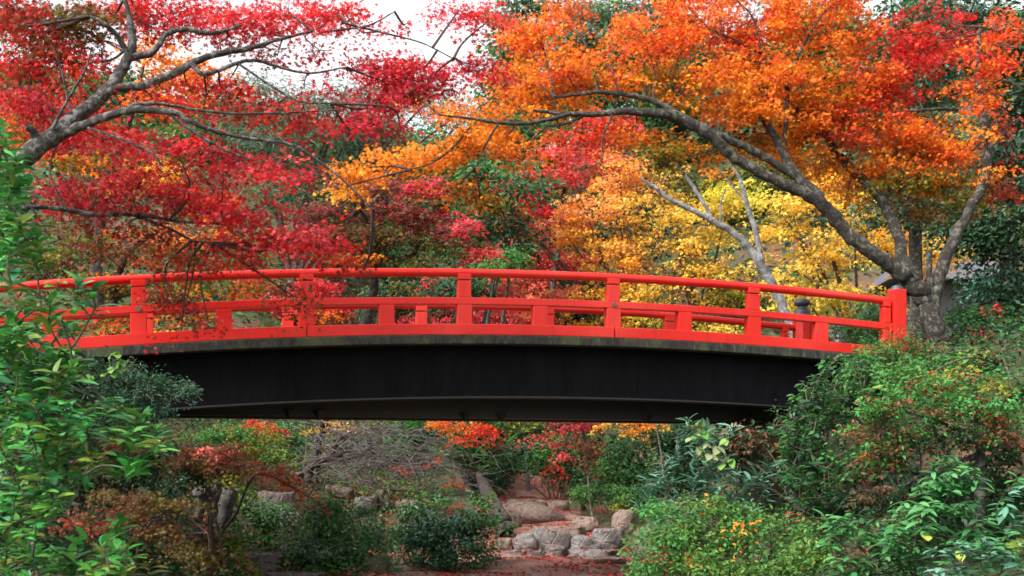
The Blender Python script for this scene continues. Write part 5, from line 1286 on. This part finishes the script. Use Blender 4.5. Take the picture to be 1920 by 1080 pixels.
shrub('dark conifer-like branches hanging in front of the left end of the girder', (-5.4, 14.2), [(230, 720, 14.2, 60, 26, 0.4, 'blue deep:2 dark'), (290, 715, 14.2, 50, 22, 0.4, 'blue deep:2'), (335, 728, 14.2, 26, 12, 0.3, 'blue deep sage'), (250, 755, 14.2, 56, 28, 0.4, 'dark deep blue'), (300, 735, 14.1, 50, 22, 0.3, 'blue sage deep', 2), (345, 735, 14.1, 24, 8, 0.2, 'blue sage deep', 2), (220, 690, 14.1, 40, 20, 0.3, 'blue deep sage', 2), (180, 700, 14.2, 40, 34, 0.4, 'dark:2 deep'), (290, 765, 14.2, 34, 24, 0.3, 'deep sage blue'), (200, 770, 14.1, 60, 30, 0.4, 'dark:2 deep')], 95, 0.06, 'lance', name='conifer_shrub')

# ------------------------------------------------------------------ plants with leaves one can pick out
GL = [(0.038, 0.22, 0.034), (0.06, 0.31, 0.05), (0.03, 0.16, 0.042), (0.10, 0.36, 0.085), (0.055, 0.21, 0.09), (0.065, 0.21, 0.03), (0.03, 0.15, 0.05), (0.17, 0.24, 0.035), (0.05, 0.21, 0.04), (0.04, 0.16, 0.03), (0.10, 0.15, 0.03)]
rngp = np.random.default_rng(200)
wh = (poly_whorls(rngp, [(-40, 210), (20, 215), (40, 300), (75, 400), (80, 500), (-40, 520)], 60, 8.2, 9.2)
      + poly_whorls(rngp, [(-40, 560), (60, 560), (150, 600), (130, 640), (150, 690), (130, 740), (-40, 750)], 80, 7.8, 9.2)
      + poly_whorls(rngp, [(-40, 740), (150, 740), (270, 760), (310, 790), (300, 840), (260, 880), (150, 900), (-40, 900)], 105, 7.6, 9.0)
      + poly_whorls(rngp, [(-40, 890), (150, 890), (100, 960), (70, 1000), (250, 1000), (240, 1080), (-40, 1110)], 95, 7.4, 8.8)
      + [np.array(P(x, y, 8.2)) for x, y in ((20, 530), (60, 545), (95, 560), (110, 530), (150, 525), (175, 545), (180, 575), (140, 560), (290, 800), (300, 830), (255, 790), (275, 860), (240, 845), (170, 985), (215, 990), (190, 1060), (280, 1060), (230, 1010), (225, 975), (110, 660), (60, 700))])
big_leaf_plant('evergreen_shrub', 'tall glossy green shrub filling the left edge in front of the bridge', 'shrub', (-3.3, 8.6), wh, 0.135, 0.19, GL, 201, n_leaf=9, curl=0.35, spread=0.8, up=0.55, stem_r=0.018)
shrub('dark-leaved fill for the shaded inside of the glossy shrub at the left edge', (-3.9, 9.6), [(0, 450, 9.5, 50, 60, 0.3, 'dark deep green', 1.2), (10, 630, 9.5, 60, 40, 0.3, 'dark deep green', 1.5), (50, 720, 9.5, 110, 60, 0.3, 'dark deep', 2), (60, 830, 9.4, 130, 60, 0.3, 'dark deep green', 2), (40, 950, 9.3, 110, 80, 0.3, 'dark deep', 2), (60, 1050, 9.2, 120, 60, 0.3, 'dark deep', 2), (0, 340, 9.5, 40, 90, 0.3, 'deep green', 1.2)], 96, 0.085, 'oval', mat='gloss_leaf', name='evergreen_shrub')  # dark leaf colours stand in for shade inside the glossy shrub

# right bank
GD = [(0.02, 0.10, 0.02), (0.03, 0.135, 0.026), (0.016, 0.072, 0.02), (0.048, 0.17, 0.03), (0.024, 0.09, 0.038)]
wh = poly_whorls(rngp, [(1450, 760), (1500, 720), (1540, 670), (1610, 655), (1640, 700), (1620, 790), (1600, 900), (1560, 950), (1480, 930), (1450, 850)], 170, 15.3, 16.4)
big_leaf_plant('evergreen_shrub', 'dense dark green glossy bush hiding the right end of the girder', 'shrub', (3.9, 15.9), wh, 0.115, 0.2, GD, 202, n_leaf=8, curl=0.3, spread=0.9, up=0.3, stem_r=0.02)
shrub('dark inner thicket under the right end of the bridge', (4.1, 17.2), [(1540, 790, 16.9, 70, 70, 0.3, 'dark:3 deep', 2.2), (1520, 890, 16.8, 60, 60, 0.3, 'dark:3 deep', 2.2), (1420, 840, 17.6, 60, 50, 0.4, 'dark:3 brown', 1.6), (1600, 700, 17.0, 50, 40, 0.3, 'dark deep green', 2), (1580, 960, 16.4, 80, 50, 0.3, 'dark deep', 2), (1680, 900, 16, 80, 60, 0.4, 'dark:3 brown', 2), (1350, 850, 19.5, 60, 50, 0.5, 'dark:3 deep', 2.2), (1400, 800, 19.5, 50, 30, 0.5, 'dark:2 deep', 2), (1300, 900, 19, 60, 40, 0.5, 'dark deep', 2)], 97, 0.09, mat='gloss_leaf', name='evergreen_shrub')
rngl = np.random.default_rng(210)
BL = [(0.05, 0.14, 0.085), (0.07, 0.18, 0.12), (0.04, 0.12, 0.06), (0.10, 0.22, 0.15)]
wh = [np.array(P(x, y, Yq)) for x, y, Yq in ((1290, 785, 14.6), (1305, 800, 14.7), (1330, 800, 14.8), (1275, 810, 14.7), (1372, 800, 14.9), (1300, 850, 14.6), (1340, 860, 14.6), (1260, 860, 14.8), (1310, 890, 14.6), (1350, 840, 14.9), (1230, 900, 14.8), (1260, 900, 14.6), (1215, 930, 14.8), (1250, 940, 14.6), (1285, 935, 14.5), (1330, 920, 14.6), (1200, 950, 14.9), (1390, 900, 14.9), (1420, 890, 15), (1430, 920, 15), (1410, 950, 14.8), (1440, 870, 15.2), (1370, 930, 14.6), (1300, 960, 14.4), (1200, 1000, 14.8), (1190, 1040, 14.6), (1230, 980, 14.5))]
wh += poly_whorls(rngl, [(1190, 900), (1260, 850), (1300, 800), (1350, 830), (1380, 900), (1440, 880), (1440, 960), (1200, 1000)], 40, 14.4, 15.1)
big_leaf_plant('lance_leaf_shrub', 'tall blue-green shrub with long lance leaves standing before the girder', 'shrub', (2.15, 14.9), wh, 0.21, 0.10, BL, 203, n_leaf=12, curl=0.35, spread=0.75, up=0.6, stem_r=0.018)
HV = [(0.08, 0.20, 0.03), (0.13, 0.24, 0.05), (0.06, 0.17, 0.03), (0.19, 0.22, 0.11)]
wh = [np.array(P(x, y, 14.3)) for x, y in ((1312, 790), (1305, 812), (1318, 805), (1297, 822), (1310, 838), (1328, 832), (1346, 838), (1361, 825), (1330, 850), (1345, 855), (1372, 862), (1355, 870))]
big_leaf_plant('vine', 'pale heart-leaved vine climbing the top of the blue-green lance shrub', 'vine', (2.1, 14.4), wh, 0.105, 0.42, HV, 204, n_leaf=3, curl=0.15, spread=0.5, up=-0.6, stem_r=0.008, heart=True, lean=(0, -0.5, 0), mat='matt_leaf')
wh = [np.array(P(x, y, 13.4)) for x, y in ((206, 668), (212, 690), (196, 700), (218, 660), (170, 705), (228, 676))]
big_leaf_plant('vine', 'pale ivy vine dangling below the mossy slab edge at left', 'vine', (-5.2, 13.4), wh, 0.10, 0.45, HV[:3], 205, n_leaf=3, curl=0.15, spread=0.5, up=-0.5, stem_r=0.007, heart=True, lean=(0, -0.5, 0), mat='matt_leaf')
wh = [np.array(P(x, y, 13.2)) for x, y in ((1640, 728), (1622, 745), (1655, 722), (1612, 765))]
big_leaf_plant('vine', 'lime green vine leaves at the top of the reddish azalea canopy', 'vine', (3.95, 13.4), wh, 0.13, 0.4, [(0.20, 0.31, 0.06), (0.14, 0.26, 0.06)], 206, n_leaf=3, curl=0.15, spread=0.6, up=0.2, stem_r=0.007, heart=True, mat='matt_leaf')
AR = [(0.032, 0.135, 0.034), (0.045, 0.17, 0.045), (0.024, 0.095, 0.034), (0.065, 0.20, 0.06)]
wh = (poly_whorls(rngp, [(1760, 860), (1800, 840), (1840, 880), (1840, 930), (1760, 960), (1720, 950), (1720, 910)], 36, 12.2, 12.8) + poly_whorls(rngp, [(1700, 930), (1860, 940), (1840, 1000), (1740, 1060), (1660, 1010)], 64, 11.8, 12.8) + poly_whorls(rngp, [(1540, 960), (1700, 970), (1740, 1080), (1560, 1090)], 80, 12.4, 13.2))
big_leaf_plant('broadleaf_shrub', 'broad-leaved green shrub layered in front of the azalea trunk', 'shrub', (4.1, 12.9), wh, 0.16, 0.16, AR, 207, n_leaf=8, curl=0.35, spread=1.0, up=0.15, stem_r=0.016)
wh = (poly_whorls(rngp, [(1760, 1010), (1940, 980), (1940, 1100), (1700, 1100)], 54, 10.6, 11.4) + poly_whorls(rngp, [(1860, 940), (1940, 850), (1940, 1000), (1880, 1000)], 18, 11.2, 11.8))
big_leaf_plant('broadleaf_shrub', 'blue-green broad-leaved shrub in the bottom right corner', 'shrub', (4.3, 11.2), wh, 0.14, 0.18, BL + AR[:2], 208, n_leaf=8, curl=0.3, spread=1.0, up=0.25, stem_r=0.014)
wh = [np.array(P(x, y, 11.6)) for x, y in ((1735, 1003), (1905, 1020), (1800, 1030), (1912, 1010))]
big_leaf_plant('vine', 'single yellow-green leaves at the lower right among the broad leaves', 'vine', (4.2, 11.8), wh, 0.13, 0.4, [(0.24, 0.30, 0.04)], 209, n_leaf=1, curl=0.1, spread=0.5, up=-0.4, stem_r=0.005, heart=True, lean=(0, -0.5, 0), mat='matt_leaf')

shrub('light green azalea with orange tips at the bottom right of the stream', (2.7, 13.4),
      [(1340, 960, 13.4, 60, 30, 0.4, 'bright:3 lime green rust:0.2 orange:0.07'), (1300, 1010, 13.3, 70, 36, 0.4, 'bright:3 green lime orange:0.07'), (1240, 1020, 13.4, 60, 36, 0.4, 'bright:2 green leafg rust:0.2 orange:0.07'), (1400, 1000, 13.3, 60, 34, 0.4, 'bright:2 lime green orange:0.07'), (1440, 1050, 13.1, 90, 34, 0.4, 'bright:2 green lime orange:0.07'), (1320, 1065, 13.0, 90, 36, 0.4, 'bright:2 green lime orange:0.07'), (1220, 1065, 13.2, 50, 30, 0.4, 'bright green leafg rust:0.2'), (1520, 1050, 13.0, 60, 40, 0.4, 'bright green lime orange:0.07'), (1490, 990, 13.4, 50, 26, 0.3, 'green:2 rust:0.2 orange:0.07'), (1240, 960, 13.8, 40, 20, 0.3, 'bright leafg'), (1440, 975, 13.5, 40, 20, 0.3, 'bright lime')],
      98, 0.055, 'oval', lai=2.4)
tree('azalea_tree', 'spreading azalea with reddish brown and green crown on a pale trunk', 'shrub', (4.95, 13.9),
  [[(1832, 990, 13.6, 13), (1836, 940, 13.5, 11), (1838, 880, 13.5, 10), (1836, 830, 13.5, 8), (1830, 780, 13.5, 5)], [(1836, 850, 13.5, 6), (1770, 880, 13.4, 5), (1720, 895, 13.3, 4), (1690, 915, 13.3, 3)], [(1836, 830, 13.5, 6), (1760, 790, 13.4, 4), (1690, 770, 13.4, 2.5)], [(1815, 1030, 13.3, 6), (1812, 980, 13.3, 5), (1815, 930, 13.3, 4)]],
  [(1740, 720, 13.4, 80, 24, 0.5, 'green:3 leafg rust moss'), (1830, 710, 13.5, 80, 24, 0.5, 'green:3 leafg rust moss'), (1680, 760, 13.3, 70, 30, 0.5, 'rust brown green:3 leafg:2'), (1770, 765, 13.3, 80, 30, 0.5, 'brown:2 rust green:3 leafg'), (1860, 760, 13.4, 70, 34, 0.5, 'rust green:3 leafg verm:0.3'), (1640, 810, 13.3, 60, 30, 0.5, 'green:2 brown rust'), (1720, 820, 13.3, 70, 26, 0.5, 'brown green dark:3'), (1800, 815, 13.4, 60, 24, 0.4, 'brown dark:3 green'), (1880, 810, 13.4, 50, 26, 0.4, 'rust brown green'), (1650, 860, 13.4, 50, 24, 0.4, 'green brown orange:0.3'), (1690, 700, 13.6, 60, 16, 0.4, 'bright green'), (1640, 925, 13.4, 60, 30, 0.4, 'brown dark:3', 2.0)],  # lower blobs take dark leaves to paint the shaded hollow under the crown
  size=0.055, tpl='oval', seed=99, bark='bark', mat='matt_leaf', lai=2.2, per=36)
shrub('dark-leaved bush, coloured for shade, behind the azalea trunk at the right edge', (5.0, 14.6), [(1880, 870, 14.4, 60, 40, 0.3, 'dark:2 deep', 2.6), (1900, 950, 14.2, 50, 50, 0.3, 'deep dark', 2.6), (1800, 910, 14.3, 60, 40, 0.3, 'dark:2 deep brown', 2.6), (1740, 960, 14.2, 60, 50, 0.3, 'dark deep', 2.6), (1680, 900, 14.3, 50, 40, 0.3, 'dark:2 deep', 2.4), (1830, 980, 14.0, 60, 40, 0.3, 'dark deep', 2.4), (1900, 800, 14.5, 50, 40, 0.3, 'deep dark green', 2.4)], 123, 0.085, name='evergreen_shrub')  # shade behind the azalea trunk is put into the dark leaf colours
shrub('lush mixed green bank shrub below the orange maple trunk', (6.6, 17.0), [(1720, 690, 17, 50, 22, 0.4, 'leafg green deep'), (1800, 680, 17, 60, 24, 0.4, 'green leafg:2 moss'), (1880, 690, 17, 60, 26, 0.4, 'green deep leafg'), (1690, 730, 15.8, 50, 22, 0.4, 'green leafg'), (1900, 730, 16, 50, 30, 0.4, 'deep green')], 124, 0.075)
shrub('low feathery green shrub at the foot of the red end post', (5.6, 18.1), [(1640, 665, 18, 40, 24, 0.4, 'green leafg deep'), (1690, 650, 18.2, 40, 30, 0.4, 'green rust olive'), (1700, 690, 18, 50, 24, 0.4, 'deep green rust'), (1740, 690, 18.3, 40, 20, 0.4, 'green:2 rust'), (1735, 660, 18.4, 26, 16, 0.3, 'green deep rust'), (1800, 670, 18.4, 34, 16, 0.3, 'green deep'), (1610, 680, 17.9, 30, 20, 0.3, 'green leafg'), (1590, 705, 17.8, 40, 24, 0.3, 'deep green')], 120, 0.07, 'lance')
shrub('dim green bank plants behind the orange maple trunk', (7.9, 21.5), [(1840, 610, 21.5, 70, 34, 0.6, 'deep:2 green'), (1890, 650, 21.2, 60, 40, 0.6, 'deep green blue'), (1820, 660, 21, 60, 26, 0.5, 'green deep rust'), (1880, 690, 20.6, 60, 30, 0.5, 'green deep'), (1855, 585, 21.4, 12, 8, 0.2, 'red:3', 2.0), (1865, 602, 21.2, 10, 5, 0.2, 'red rust', 1.5), (1838, 622, 21.2, 6, 5, 0.1, 'crim', 1.5), (1800, 570, 22.5, 40, 30, 0.5, 'dark deep', 1.6), (1640, 600, 23, 40, 40, 0.6, 'green leafg sage'), (1590, 625, 23.5, 40, 20, 0.5, 'green sage')], 121, 0.09)
shrub('green ferny plants between the far cap post and the end post', (6.4, 23.5), [(1640, 575, 23.5, 34, 30, 0.5, 'green leafg blue'), (1660, 620, 23.3, 30, 30, 0.5, 'green sage'), (1620, 620, 23.6, 30, 24, 0.4, 'sage green')], 122, 0.09, 'lance')
tag(bpy.data.objects.get('fallen_leaves'), kind='stuff')
